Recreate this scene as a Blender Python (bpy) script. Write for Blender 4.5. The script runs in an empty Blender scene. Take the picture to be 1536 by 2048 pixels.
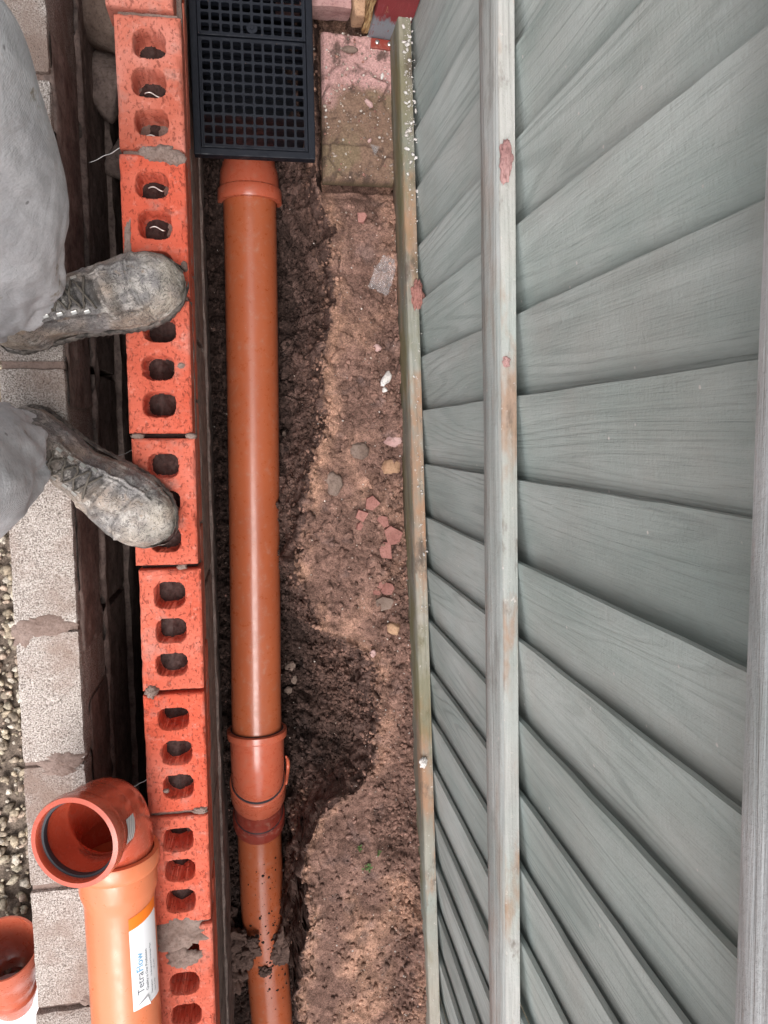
import bpy, bmesh, math, random
import numpy as np
from mathutils import Vector, Matrix, Euler

S = bpy.context.scene
C = S.collection
random.seed(7)
R = math.radians

# ------------------------------------------------------------------ camera
cam_d = bpy.data.cameras.new('camera')
cam = bpy.data.objects.new('camera', cam_d); C.objects.link(cam)
cam_d.sensor_fit = 'VERTICAL'; cam_d.sensor_height = 36.0
cam_d.lens = 1538.0 / 2048.0 * 36.0
cam_d.clip_start = 0.02; cam_d.clip_end = 200
cam.matrix_world = Matrix((
    (0.985668345833996, 0.02695186883139833, -0.16652780184512508, 0.0),
    (-0.010294002417359376, 0.9949246292777977, 0.10009503269727446, 0.0),
    (0.16838035970713908, -0.096946267710171, 0.9809431561726512, 1.30),
    (0, 0, 0, 1)))
S.camera = cam

# ------------------------------------------------------------------ light
SUN_DIR = Vector((-0.13, -0.34, 0.93)).normalized()      # towards the sun
elev = math.asin(SUN_DIR.z); az = math.atan2(SUN_DIR.x, SUN_DIR.y)
world = bpy.data.worlds.new('World'); S.world = world; world.use_nodes = True
wn = world.node_tree; wn.nodes.clear()
sky = wn.nodes.new('ShaderNodeTexSky'); sky.sky_type = 'NISHITA'; sky.sun_disc = False
sky.sun_elevation = elev; sky.sun_rotation = az
sky.air_density = 1.0; sky.dust_density = 4.0; sky.ozone_density = 1.0
hs = wn.nodes.new('ShaderNodeHueSaturation'); hs.inputs['Saturation'].default_value = 0.18
bg = wn.nodes.new('ShaderNodeBackground'); bg.inputs['Strength'].default_value = 0.15
wo = wn.nodes.new('ShaderNodeOutputWorld')
wn.links.new(sky.outputs[0], hs.inputs['Color']); wn.links.new(hs.outputs[0], bg.inputs['Color'])
wn.links.new(bg.outputs[0], wo.inputs['Surface'])
sd = bpy.data.lights.new('sun', 'SUN'); sd.energy = 1.25; sd.angle = R(38); sd.color = (1.0, 0.955, 0.93)
so = bpy.data.objects.new('sun', sd); C.objects.link(so)
so.rotation_euler = SUN_DIR.to_track_quat('Z', 'Y').to_euler(); so.location = (0, -2, 5)
S.view_settings.view_transform = 'Standard'; S.view_settings.look = 'None'
S.view_settings.gamma = 1.0; S.view_settings.exposure = 0.88
S.view_settings.use_curve_mapping = False

# ------------------------------------------------------------------ noise (numpy)
def _h(ix, iy, iz, seed):
    h = (ix * 374761393 + iy * 668265263 + iz * 2147483647 + seed * 974711) & 0xFFFFFFFF
    h = ((h ^ (h >> 13)) * 1274126177) & 0xFFFFFFFF
    h = ((h ^ (h >> 16)) * 2246822519) & 0xFFFFFFFF
    return ((h ^ (h >> 15)) & 0xFFFFFF) / float(0xFFFFFF)
def vn(x, y, z=None, seed=0):
    x = np.asarray(x, float); y = np.asarray(y, float)
    if z is None:
        ix = np.floor(x).astype(np.int64); iy = np.floor(y).astype(np.int64)
        fx = x - ix; fy = y - iy
        fx = fx*fx*(3-2*fx); fy = fy*fy*(3-2*fy)
        a = _h(ix, iy, 0, seed); b = _h(ix+1, iy, 0, seed); c = _h(ix, iy+1, 0, seed); d = _h(ix+1, iy+1, 0, seed)
        return (a*(1-fx)+b*fx)*(1-fy) + (c*(1-fx)+d*fx)*fy
    z = np.asarray(z, float)
    iz = np.floor(z).astype(np.int64); fz = z - iz; fz = fz*fz*(3-2*fz)
    ix = np.floor(x).astype(np.int64); iy = np.floor(y).astype(np.int64)
    fx = x - ix; fy = y - iy; fx = fx*fx*(3-2*fx); fy = fy*fy*(3-2*fy)
    def pl(k):
        a = _h(ix, iy, k, seed); b = _h(ix+1, iy, k, seed); c = _h(ix, iy+1, k, seed); d = _h(ix+1, iy+1, k, seed)
        return (a*(1-fx)+b*fx)*(1-fy) + (c*(1-fx)+d*fx)*fy
    return pl(iz)*(1-fz) + pl(iz+1)*fz
def fbm(x, y, z=None, oct=4, seed=0, gain=0.5):
    t = 0; a = 1; s = 0
    for o in range(oct):
        f = 2.03**o
        t = t + a * vn(x*f + o*7.3, y*f + o*3.1, None if z is None else z*f, seed + o); s += a; a *= gain
    return t / s * 2 - 1          # -1..1
def worley(x, y, seed=0):
    ix = np.floor(x).astype(np.int64); iy = np.floor(y).astype(np.int64)
    f1 = np.full(np.shape(x), 9.0); f2 = f1.copy(); cid = np.zeros(np.shape(x))
    for dx in (-1, 0, 1):
        for dy in (-1, 0, 1):
            cx = ix+dx; cy = iy+dy
            px = cx + _h(cx, cy, 1, seed); py = cy + _h(cx, cy, 2, seed)
            d = np.hypot(px-x, py-y)
            new = d < f1
            f2 = np.where(new, f1, np.minimum(f2, d)); cid = np.where(new, _h(cx, cy, 3, seed), cid)
            f1 = np.where(new, d, f1)
    return f1, f2, cid
def sst(a, b, x):
    t = np.clip((x-a)/(b-a), 0, 1); return t*t*(3-2*t)

# ------------------------------------------------------------------ object helpers
def mesh_np(name, V, F, mat=None, smooth=True, col=None, mats=None, fmat=None):
    V = np.asarray(V, np.float32).reshape(-1, 3)
    me = bpy.data.meshes.new(name)
    if isinstance(F, np.ndarray):
        n = F.shape[1]; me.vertices.add(len(V)); me.vertices.foreach_set('co', V.ravel())
        me.loops.add(F.size); me.loops.foreach_set('vertex_index', F.ravel().astype(np.int32))
        me.polygons.add(len(F)); me.polygons.foreach_set('loop_start', np.arange(0, F.size, n, dtype=np.int32))
        me.polygons.foreach_set('loop_total', np.full(len(F), n, np.int32))
        me.update(calc_edges=True)
    else:
        me.from_pydata(V.tolist(), [], F)
    if smooth: me.polygons.foreach_set('use_smooth', np.ones(len(me.polygons), bool))
    if mats:
        for m in mats: me.materials.append(m)
        if fmat is not None: me.polygons.foreach_set('material_index', np.asarray(fmat, np.int32))
    elif mat: me.materials.append(mat)
    if col is not None:
        a = me.color_attributes.new('Col', 'FLOAT_COLOR', 'POINT')
        c = np.ones((len(V), 4), np.float32); c[:, :3] = col
        a.data.foreach_set('color', c.ravel())
    me.update()
    return me
def put(name, me, parent=None, loc=(0, 0, 0), rot=(0, 0, 0), label=None, cat=None, group=None, kind=None):
    o = bpy.data.objects.new(name, me); C.objects.link(o)
    o.location = loc; o.rotation_euler = rot
    if parent: o.parent = parent
    if label: o['label'] = label
    if cat: o['category'] = cat
    if group: o['group'] = group
    if kind: o['kind'] = kind
    return o
def thing(name, label, cat, loc=(0, 0, 0), rot=(0, 0, 0), group=None):
    return put(name, None, None, loc, rot, label, cat, group)
def grid(name, X, Y, Z, mat, col=None, closed_u=False, smooth=True):
    """X,Y,Z arrays (nu,nv)"""
    nu, nv = X.shape
    V = np.stack([X, Y, Z], -1).reshape(-1, 3)
    i = np.arange(nu if closed_u else nu-1)[:, None]; j = np.arange(nv-1)[None, :]
    i2 = (i+1) % nu
    a = i*nv+j; b = i2*nv+j; c = i2*nv+j+1; d = i*nv+j+1
    F = np.stack([a, b, c, d], -1).reshape(-1, 4)
    return mesh_np(name, V, F, mat, smooth, None if col is None else col.reshape(-1, 3))
def box_bm(bm, x0, x1, y0, y1, z0, z1, bev=0.0):
    r = bmesh.ops.create_cube(bm, size=1)
    vs = r['verts']
    for v in vs:
        v.co = Vector(((x0+x1)/2 + v.co.x*(x1-x0), (y0+y1)/2 + v.co.y*(y1-y0), (z0+z1)/2 + v.co.z*(z1-z0)))
    if bev > 0:
        es = list({e for v in vs for e in v.link_edges})
        bmesh.ops.bevel(bm, geom=es, offset=bev, segments=2, profile=0.6, affect='EDGES')
def box(name, x0, x1, y0, y1, z0, z1, mat, bev=0.0):
    bm = bmesh.new(); box_bm(bm, x0, x1, y0, y1, z0, z1, bev)
    me = bpy.data.meshes.new(name); bm.to_mesh(me); bm.free(); me.materials.append(mat); return me
def rough_box(name, dx, dy, dz, mat, seed=0, amp=0.002, freq=60, cell=0.012, chip=0.003):
    """a box about its own centre, its faces cut in a grid and roughened, edges worn round"""
    bm = bmesh.new()
    bmesh.ops.create_cube(bm, size=1)
    bm.to_mesh(me := bpy.data.meshes.new(name)); bm.free()
    nx, ny, nz = [max(2, int(d/cell)) for d in (dx, dy, dz)]
    V = []; F = []
    def face(nu, nv, fn):
        b = len(V)
        for i in range(nu+1):
            for j in range(nv+1):
                V.append(fn(i/nu-0.5, j/nv-0.5))
        for i in range(nu):
            for j in range(nv):
                a = b+i*(nv+1)+j; F.append((a, a+nv+1, a+nv+2, a+1))
    face(nx, ny, lambda u, v: (u, v, .5)); face(ny, nx, lambda u, v: (v, u, -.5))
    face(ny, nz, lambda u, v: (.5, u, v)); face(nz, ny, lambda u, v: (-.5, v, u))
    face(nz, nx, lambda u, v: (v, .5, u)); face(nx, nz, lambda u, v: (u, -.5, v))
    V = np.array(V)*[dx, dy, dz]
    d = np.array([dx, dy, dz])/2
    # round the edges a little
    q = np.maximum(np.abs(V)-(d-chip), 0); l = np.linalg.norm(q, axis=1, keepdims=True)
    q2 = np.where(l > chip, q/np.maximum(l, 1e-9)*chip, q)
    base = np.sign(V)*(np.minimum(np.abs(V), d-chip)+q2)
    n = np.stack([fbm(base[:, 0]*freq+k*11, base[:, 1]*freq, base[:, 2]*freq, oct=3, seed=seed+k*5) for k in range(3)], -1)
    base = base + n*amp
    return mesh_np(name, base, np.array(F), mat)
def rings(name, seq, mat, seg=48, cap0=False, cap1=False, smooth=True, ref=Vector((1, 0, 0)), sharp=True):
    """seq: (centre, direction, radius) rings joined one to the next"""
    V = []; F = []
    for c, d, r in seq:
        c = Vector(c); d = Vector(d).normalized()
        u = (ref - d*ref.dot(d)).normalized(); w = d.cross(u)
        for k in range(seg):
            a = 2*math.pi*k/seg; V.append(c + (u*math.cos(a)+w*math.sin(a))*r)
    for i in range(len(seq)-1):
        for k in range(seg):
            k2 = (k+1) % seg
            F.append((i*seg+k, i*seg+k2, (i+1)*seg+k2, (i+1)*seg+k))
    if cap0: F.append(tuple(range(seg-1, -1, -1)))
    if cap1: F.append(tuple((len(seq)-1)*seg+k for k in range(seg)))
    me = bpy.data.meshes.new(name); me.from_pydata([tuple(v) for v in V], [], F)
    me.materials.append(mat)
    me.polygons.foreach_set('use_smooth', np.ones(len(me.polygons), bool))
    if sharp:
        me.set_sharp_from_angle(angle=R(38))
    me.update(); return me
def tube(name, pts, rad, mat, seg=8, closed=False):
    pts = [Vector(p) for p in pts]; n = len(pts); V = []; F = []
    prev = None
    for i, p in enumerate(pts):
        d = (pts[min(i+1, n-1)] - pts[max(i-1, 0)]).normalized()
        if prev is None:
            u = d.orthogonal().normalized()
        else:
            u = (prev - d*prev.dot(d)).normalized()
        prev = u; w = d.cross(u); r = rad[i] if hasattr(rad, '__len__') else rad
        for k in range(seg):
            a = 2*math.pi*k/seg; V.append(p+(u*math.cos(a)+w*math.sin(a))*r)
    for i in range(n-1):
        for k in range(seg):
            k2 = (k+1) % seg; F.append((i*seg+k, i*seg+k2, (i+1)*seg+k2, (i+1)*seg+k))
    F.append(tuple(range(seg-1, -1, -1))); F.append(tuple((n-1)*seg+k for k in range(seg)))
    me = bpy.data.meshes.new(name); me.from_pydata([tuple(v) for v in V], [], F); me.materials.append(mat)
    me.polygons.foreach_set('use_smooth', np.ones(len(me.polygons), bool)); me.update(); return me

# icosphere template for stones
_bm = bmesh.new(); bmesh.ops.create_icosphere(_bm, subdivisions=1, radius=1)
ICO1V = np.array([v.co[:] for v in _bm.verts]); ICO1F = np.array([[v.index for v in f.verts] for f in _bm.faces]); _bm.free()
_bm = bmesh.new(); bmesh.ops.create_icosphere(_bm, subdivisions=3, radius=1)
ICO3V = np.array([v.co[:] for v in _bm.verts]); ICO3F = np.array([[v.index for v in f.verts] for f in _bm.faces]); _bm.free()
_bm = bmesh.new(); bmesh.ops.create_icosphere(_bm, subdivisions=5, radius=1)
ICO5V = np.array([v.co[:] for v in _bm.verts]); ICO5F = np.array([[v.index for v in f.verts] for f in _bm.faces]); _bm.free()
def stones(name, P, S3, mat, cols, seed=0, jag=0.35, faceted=True, V0=ICO1V, F0=ICO1F):
    """many stones in one mesh: P (n,3) positions, S3 (n,3) half sizes, cols (n,3)"""
    rng = np.random.default_rng(seed); n = len(P); m = len(V0)
    ang = rng.uniform(0, 2*math.pi, n); tilt = rng.normal(0, .35, n)
    V = V0[None] * (1 + rng.uniform(-jag, jag, (n, m, 1)))
    V = V * S3[:, None, :]
    ct, st = np.cos(tilt)[:, None], np.sin(tilt)[:, None]
    y = V[..., 1]*ct - V[..., 2]*st; z = V[..., 1]*st + V[..., 2]*ct
    ca, sa = np.cos(ang)[:, None], np.sin(ang)[:, None]
    x = V[..., 0]*ca - y*sa; y = V[..., 0]*sa + y*ca
    W = np.stack([x, y, z], -1) + P[:, None, :]
    F = (F0[None] + (np.arange(n)*m)[:, None, None]).reshape(-1, 3)
    return mesh_np(name, W.reshape(-1, 3), F, mat, not faceted, np.repeat(cols, m, 0))
def lump(name, size, mat, seed=0, amp=0.25, freq=1.6, facets=False, V0=None, F0=None, flat=None):
    V0 = ICO3V if V0 is None else V0; F0 = ICO3F if F0 is None else F0
    V = V0.copy(); s = seed*13.7
    n = fbm(V[:, 0]*freq+s, V[:, 1]*freq+s, V[:, 2]*freq+s, oct=4, seed=seed)
    V = V*(1+amp*n*1.6)[:, None]
    if facets:
        rng = np.random.default_rng(seed)
        for k in range(9):
            d = rng.normal(size=3); d /= np.linalg.norm(d); h = rng.uniform(.5, .8)
            t = V@d; V = V - np.maximum(t-h, 0)[:, None]*d
    V = V*np.array(size)
    return mesh_np(name, V, F0, mat, not facets)

# ------------------------------------------------------------------ materials
class NT:
    def __init__(s, name):
        s.m = bpy.data.materials.new(name); s.m.use_nodes = True; s.t = s.m.node_tree; s.t.nodes.clear()
        s.out = s.t.nodes.new('ShaderNodeOutputMaterial'); s.b = s.t.nodes.new('ShaderNodeBsdfPrincipled')
        s.t.links.new(s.b.outputs[0], s.out.inputs[0])
    def set(s, sock, v):
        if isinstance(v, bpy.types.NodeSocket): s.t.links.new(v, sock)
        elif isinstance(v, (tuple, list)) and len(v) == 3 and sock.type == 'RGBA': sock.default_value = (*v, 1)
        else: sock.default_value = v
    def n(s, typ, out=0, props=None, **kw):
        nd = s.t.nodes.new('ShaderNode'+typ)
        for k, v in (props or {}).items(): setattr(nd, k, v)
        for k, v in kw.items():
            key = k[1:] if k[0] == '_' and k[1:].isdigit() else k.replace('_', ' ')
            sock = nd.inputs[int(key)] if key.isdigit() else nd.inputs[key]
            s.set(sock, v)
        return nd.outputs[out]
    def coord(s, rand=True):
        tc = s.n('TexCoord', 3)
        if not rand: return tc
        rr = s.n('ObjectInfo', 'Random')
        sc = s.n('Math', props={'operation': 'MULTIPLY'}, _0=rr, _1=37.0)
        cb = s.n('CombineXYZ', X=sc, Y=sc, Z=sc)
        return s.n('VectorMath', props={'operation': 'ADD'}, _0=tc, _1=cb)
    def scale(s, v, sc):
        return s.n('VectorMath', props={'operation': 'MULTIPLY'}, _0=v, _1=sc)
    def noise(s, v, scale, detail=4, rough=.55, dist=0.0, out=0):
        return s.n('TexNoise', out, Vector=v, Scale=scale, Detail=detail, Roughness=rough, Distortion=dist)
    def ramp(s, v, stops, interp='LINEAR'):
        nd = s.t.nodes.new('ShaderNodeValToRGB'); s.set(nd.inputs[0], v); e = nd.color_ramp.elements
        nd.color_ramp.interpolation = interp
        while len(e) < len(stops): e.new(.5)
        for k, (p, c) in enumerate(stops):
            e[k].position = p; e[k].color = (*c, 1) if isinstance(c, (tuple, list)) else (c, c, c, 1)
        return nd.outputs[0]
    def mix(s, f, a, b, mode='MIX'):
        nd = s.t.nodes.new('ShaderNodeMix'); nd.data_type = 'RGBA'; nd.blend_type = mode
        s.set(nd.inputs[0], f); s.set(nd.inputs[6], a); s.set(nd.inputs[7], b); return nd.outputs[2]
    def math(s, op, a, b=0.0, c=None):
        kw = dict(_0=a, _1=b)
        if c is not None: kw['_2'] = c
        return s.n('Math', props={'operation': op}, **kw)
    def bump(s, h, strength=.5, dist=.002, nrm=None):
        kw = dict(Height=h, Strength=strength, Distance=dist)
        if nrm is not None: kw['Normal'] = nrm
        return s.n('Bump', **kw)
    def fin(s, col, rough=.8, nrm=None, spec=.3, coat=0, coatr=.1, **kw):
        s.set(s.b.inputs['Base Color'], col); s.set(s.b.inputs['Roughness'], rough)
        s.b.inputs['Specular IOR Level'].default_value = spec
        if nrm is not None: s.set(s.b.inputs['Normal'], nrm)
        if coat: s.b.inputs['Coat Weight'].default_value = coat; s.b.inputs['Coat Roughness'].default_value = coatr
        for k, v in kw.items(): s.set(s.b.inputs[k.replace('_', ' ')], v)
        return s.m

def mat_brick(name, dirt=.35):
    t = NT(name); c = t.coord()
    g = t.noise(c, 9, 3)
    base = t.ramp(g, [(.3, (.47, .090, .052)), (.55, (.55, .135, .088)), (.8, (.61, .21, .16))])
    base = t.mix(1.0, base, t.ramp(t.n('ObjectInfo', 'Random'), [(0, (1.08, .82, .72)), (.5, (.98, 1.0, 1.0)), (1, (.90, 1.18, 1.25))]), 'MULTIPLY')
    # drag marks left by the cutting wire: small torn pits, their shade painted in dark
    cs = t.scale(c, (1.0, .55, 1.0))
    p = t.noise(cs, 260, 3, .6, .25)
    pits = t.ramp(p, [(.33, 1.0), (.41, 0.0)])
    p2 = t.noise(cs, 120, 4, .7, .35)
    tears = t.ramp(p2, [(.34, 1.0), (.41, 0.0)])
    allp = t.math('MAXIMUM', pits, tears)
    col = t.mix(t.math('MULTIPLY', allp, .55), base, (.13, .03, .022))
    d = t.noise(c, 22, 5, .65)
    dm = t.ramp(d, [(.54, 0.0), (.68, dirt)])
    fine = t.noise(c, 500, 2)
    col = t.mix(dm, col, (.30, .235, .205))
    lt = t.ramp(t.noise(c, 60, 4, .7), [(.58, 0.0), (.70, .35)])
    col = t.mix(lt, col, (.72, .36, .29))
    h = t.math('ADD', t.math('MULTIPLY', allp, -1.0), t.math('MULTIPLY', fine, .5))
    return t.fin(col, .92, t.bump(h, .8, .0012), .15)
def mat_block(name, tint=(1, 1, 1), dark=.85):
    t = NT(name); c = t.coord()
    f = t.noise(c, 420, 2, .6); g = t.noise(c, 160, 3, .6)
    sp = t.ramp(f, [(.30, (.09, .075, .065)), (.44, (.33, .28, .25)), (.56, (.50, .44, .40)), (.72, (.70, .64, .60))])
    stain = t.noise(c, 8, 5, .6)
    col = t.mix(t.ramp(stain, [(.44, 0.0), (.66, dark)]), sp, (.27, .19, .155))
    col = t.mix(1.0, col, t.ramp(t.n('ObjectInfo', 'Random'), [(0, .74), (1, .98)]), 'MULTIPLY')
    v = t.n('TexVoronoi', 0, Vector=c, Scale=130)
    hole = t.ramp(v, [(.05, 1.0), (.17, 0.0)])
    col = t.mix(t.math('MULTIPLY', hole, .6), col, (.07, .055, .05))
    h = t.math('ADD', t.math('ADD', f, t.math('MULTIPLY', g, .8)), t.math('MULTIPLY', hole, -.6))
    return t.fin(col, .95, t.bump(h, .9, .0022), .1)
def mat_mortar(name, a=(.30, .225, .195), b=(.17, .115, .095), fs=300):
    t = NT(name); c = t.coord()
    g = t.noise(c, 30, 5, .6); f = t.noise(c, fs, 3, .65)
    col = t.ramp(g, [(.3, b), (.7, a)])
    col = t.mix(t.ramp(f, [(.35, .45), (.5, 0.0)]), col, tuple(x*.45 for x in b))
    return t.fin(col, .93, t.bump(t.math('ADD', g, f), .6, .002), .15)
def mat_vcol(name, rough=.95, fs=350, bs=.6, spec=.12, contrast=.45, bd=.0022):
    t = NT(name); a = t.n('Attribute', 0, props={'attribute_name': 'Col'}); c = t.n('TexCoord', 3)
    f = t.noise(c, fs, 4, .7); g = t.noise(c, 70, 4, .65)
    k = t.ramp(f, [(.33, .42), (.5, .98), (.68, 1.05+contrast)])
    col = t.mix(1.0, a, k, 'MULTIPLY')
    k2 = t.ramp(g, [(.3, .62), (.7, 1.30)])
    col = t.mix(1.0, col, k2, 'MULTIPLY')
    return t.fin(col, rough, t.bump(t.math('ADD', f, g), bs, bd), spec)
def mat_wood(name, axis='Z', base=((.325, .368, .346), (.425, .462, .440), (.52, .553, .53)), stain=0.0, algae=0.0, bump=.62, fine=1.0, edge=False):
    t = NT(name); c = t.coord()
    st = {'Z': (1, 1, .07), 'Y': (1, .05, 1)}[axis]
    cs = t.scale(c, st)
    # growth rings: contour lines of a stretched field give cathedral figures
    fld = t.noise(cs, 9, 2, .45, .25)
    rg = t.math('SINE', t.math('MULTIPLY', fld, 120.0))
    rings_ = t.ramp(t.math('MULTIPLY_ADD', rg, .5, .5), [(.0, .0), (.62, .10), (.92, 1.0)])
    fib = t.noise(t.scale(c, {'Z': (1, 1, .03), 'Y': (1, .03, 1)}[axis]), 420, 3, .6)
    # saw marks across the grain
    saw = t.noise(t.scale(c, {'Z': (1, .10, 1), 'Y': (1, 1, .1)}[axis]), 240, 2, .5)
    tone = t.noise(t.scale(c, {'Z': (1, 1, .22), 'Y': (1, .2, 1)}[axis]), 12, 5, .62)
    col = t.ramp(tone, [(.3, base[0]), (.5, base[1]), (.75, base[2])])
    ringmask = t.ramp(t.noise(c, 3.1, 1), [(.42, .15), (.6, 1.0)])
    col = t.mix(t.math('MULTIPLY', t.math('MULTIPLY', rings_, ringmask), .30), col, tuple(x*.5 for x in base[0]))
    col = t.mix(t.ramp(fib, [(.30, .26), (.44, 0.0)]), col, tuple(x*.45 for x in base[0]))
    col = t.mix(t.ramp(fib, [(.60, 0.0), (.78, .12)]), col, tuple(min(1, x*1.5) for x in base[2]))
    blotch = t.noise(c, 6.5, 5, .6)
    col = t.mix(t.ramp(blotch, [(.46, 0.0), (.74, .40)]), col, (.38, .36, .33))
    bl2 = t.noise(t.scale(c, (1, 1, .5)), 4.0, 4, .6)
    col = t.mix(t.ramp(bl2, [(.46, 0.0), (.70, .50)]), col, (.29, .36, .34))
    kn = t.n('TexVoronoi', 0, Vector=t.scale(c, {'Z': (1, 1, .45), 'Y': (1, .45, 1)}[axis]), Scale=4.2)
    col = t.mix(t.ramp(t.math('ADD', kn, t.math('MULTIPLY', fib, .03)), [(.040, .8), (.062, 0.0)]), col, (.17, .16, .14))
    rr = t.n('ObjectInfo', 'Random')
    col = t.mix(1.0, col, t.ramp(rr, [(0, .86), (1, 1.13)]), 'MULTIPLY')
    # pale scuffs and specks of splashed mortar
    sp = t.n('TexVoronoi', 0, Vector=c, Scale=26)
    col = t.mix(t.ramp(sp, [(.035, .85), (.055, 0.0)]), col, (.62, .58, .55))
    scr = t.noise(t.scale(c, (1, 1.0, .25)), 55, 3, .7, 1.5)
    col = t.mix(t.ramp(scr, [(.70, 0.0), (.78, .45)]), col, (.5, .5, .48))
    if stain:
        s1 = t.noise(t.scale(c, (1, .35, 1)), 11, 5, .65)
        col = t.mix(t.ramp(s1, [(.50, 0.0), (.60, stain)]), col, (.36, .21, .13))
        s2 = t.noise(t.scale(c, (1, .5, 1)), 17, 5, .7)
        col = t.mix(t.ramp(s2, [(.56, 0.0), (.66, stain)]), col, (.13, .10, .08))
        s3 = t.noise(c, 120, 4, .7)
        col = t.mix(t.ramp(s3, [(.64, 0.0), (.70, stain)]), col, (.60, .54, .50))
    if algae:
        s4 = t.noise(t.scale(c, (1, .4, 1)), 9, 5, .65)
        col = t.mix(t.ramp(s4, [(.48, 0.0), (.62, algae)]), col, (.17, .155, .075))
    h = t.math('ADD', t.math('MULTIPLY', fib, fine), t.math('MULTIPLY', saw, .45))
    h = t.math('ADD', h, t.math('MULTIPLY', rings_, -.45))
    h = t.math('ADD', h, t.math('MULTIPLY', t.noise(c, 230, 5, .7), 1.0))
    h = t.math('ADD', h, t.math('MULTIPLY', t.noise(t.scale(c, {'Z': (1, .5, 1), 'Y': (1, 1, .5)}[axis]), 75, 4, .65), .8))
    return t.fin(col, .82, t.bump(h, bump, .0016), .22)
def mat_plastic(name, col, dark=None, rough=.28, dust=.25, coat=.35, scratch=.25):
    t = NT(name); c = t.coord()
    dark = dark or tuple(x*.8 for x in col)
    g = t.noise(c, 5, 3)
    k = t.ramp(g, [(.3, dark), (.7, col)])
    d = t.noise(c, 60, 5, .7)
    k = t.mix(t.ramp(d, [(.55, 0.0), (.70, dust)]), k, (.42, .25, .18))
    sc = t.noise(t.scale(c, (1, .6, .15)), 160, 2, .5, 2.5)
    k = t.mix(t.ramp(sc, [(.73, 0.0), (.78, scratch)]), k, (.8, .5, .42))
    sp = t.n('TexVoronoi', 0, Vector=c, Scale=75)
    k = t.mix(t.ramp(sp, [(.04, .6), (.07, 0.0)]), k, (.12, .07, .05))
    rg = t.ramp(d, [(.35, rough*.8), (.7, min(1, rough*1.9))])
    return t.fin(k, rg, t.bump(t.math('ADD', t.noise(c, 14, 3), t.math('MULTIPLY', t.noise(c, 700, 2), .05)), .12, .0012), .5, coat, .16)

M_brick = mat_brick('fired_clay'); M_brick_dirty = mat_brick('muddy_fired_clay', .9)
M_block = mat_block('concrete_block')
M_mortar = mat_mortar('mortar'); M_mortar_dark = mat_mortar('dark_mortar', (.085, .055, .05), (.036, .025, .023), 180)  # dark mortar also paints in the shade of the deep brick holes
M_facemud = mat_mortar('muddy_foundation', (.32, .245, .215), (.13, .095, .083), 140)
M_mortar_pink = mat_mortar('pink_mortar', (.50, .31, .29), (.32, .17, .16), 200)
M_board = mat_wood('board_timber')
M_railw = mat_wood('rail_timber', 'Y', ((.30, .32, .31), (.42, .44, .425), (.54, .55, .54)), stain=.30)
M_rail3 = mat_wood('upper_rail_timber', 'Y', ((.56, .585, .60), (.68, .70, .715), (.78, .80, .81)), stain=.0)
M_railtop = mat_wood('rail_top_timber', 'Y', ((.28, .285, .265), (.39, .385, .365), (.50, .49, .465)), stain=.75, algae=.15)
M_lowtop = mat_wood('low_rail_top_timber', 'Y', ((.20, .18, .145), (.34, .31, .255), (.47, .43, .37)), stain=.9, algae=.6)
M_lowrail = mat_wood('low_rail_timber', 'Y', ((.13, .125, .095), (.23, .215, .175), (.34, .315, .265)), stain=.7, algae=.8)
M_soil = mat_vcol('soil'); M_crumb = mat_vcol('crumbs', bs=.4, fs=500); M_gravel = mat_vcol('gravel_stone', bs=.7, fs=180, contrast=.3)
M_shard = mat_mortar('clay_shard', (.40, .195, .165), (.27, .12, .10), 260)
M_stone = mat_mortar('stone', (.27, .20, .165), (.15, .105, .085), 220)
M_white = mat_mortar('white_stone', (.80, .77, .74), (.55, .5, .46), 260)
M_pinkstone = mat_mortar('pink_stone', (.62, .42, .39), (.40, .24, .22), 160)
M_buff = mat_mortar('buff_stone', (.52, .33, .21), (.33, .19, .12), 200)
M_clod = mat_mortar('soil_clod', (.17, .108, .088), (.065, .042, .036), 160)
M_paver = None
M_pipe = mat_plastic('pipe_orange', (.43, .108, .042), (.37, .088, .034), .30, coat=.35, dust=.35, scratch=.45)
M_fit = mat_plastic('fitting_orange', (.55, .125, .065), (.49, .105, .054), .26)
M_fitd = mat_plastic('fitting_red', (.28, .040, .024), (.22, .03, .018), .38, dust=.5)
M_pipe2 = mat_plastic('pipe_light_orange', (.72, .215, .095), (.66, .185, .08), .33, dust=.12)
M_elb = mat_plastic('elbow_red', (.50, .088, .045), (.44, .072, .036), .20, dust=.2, coat=.6)
M_black = mat_plastic('black_plastic', (.010, .012, .018), (.006, .007, .011), .45, dust=.0, coat=.0, scratch=.05)

M_black.node_tree.nodes['Principled BSDF'].inputs['Specular IOR Level'].default_value = .22
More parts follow.
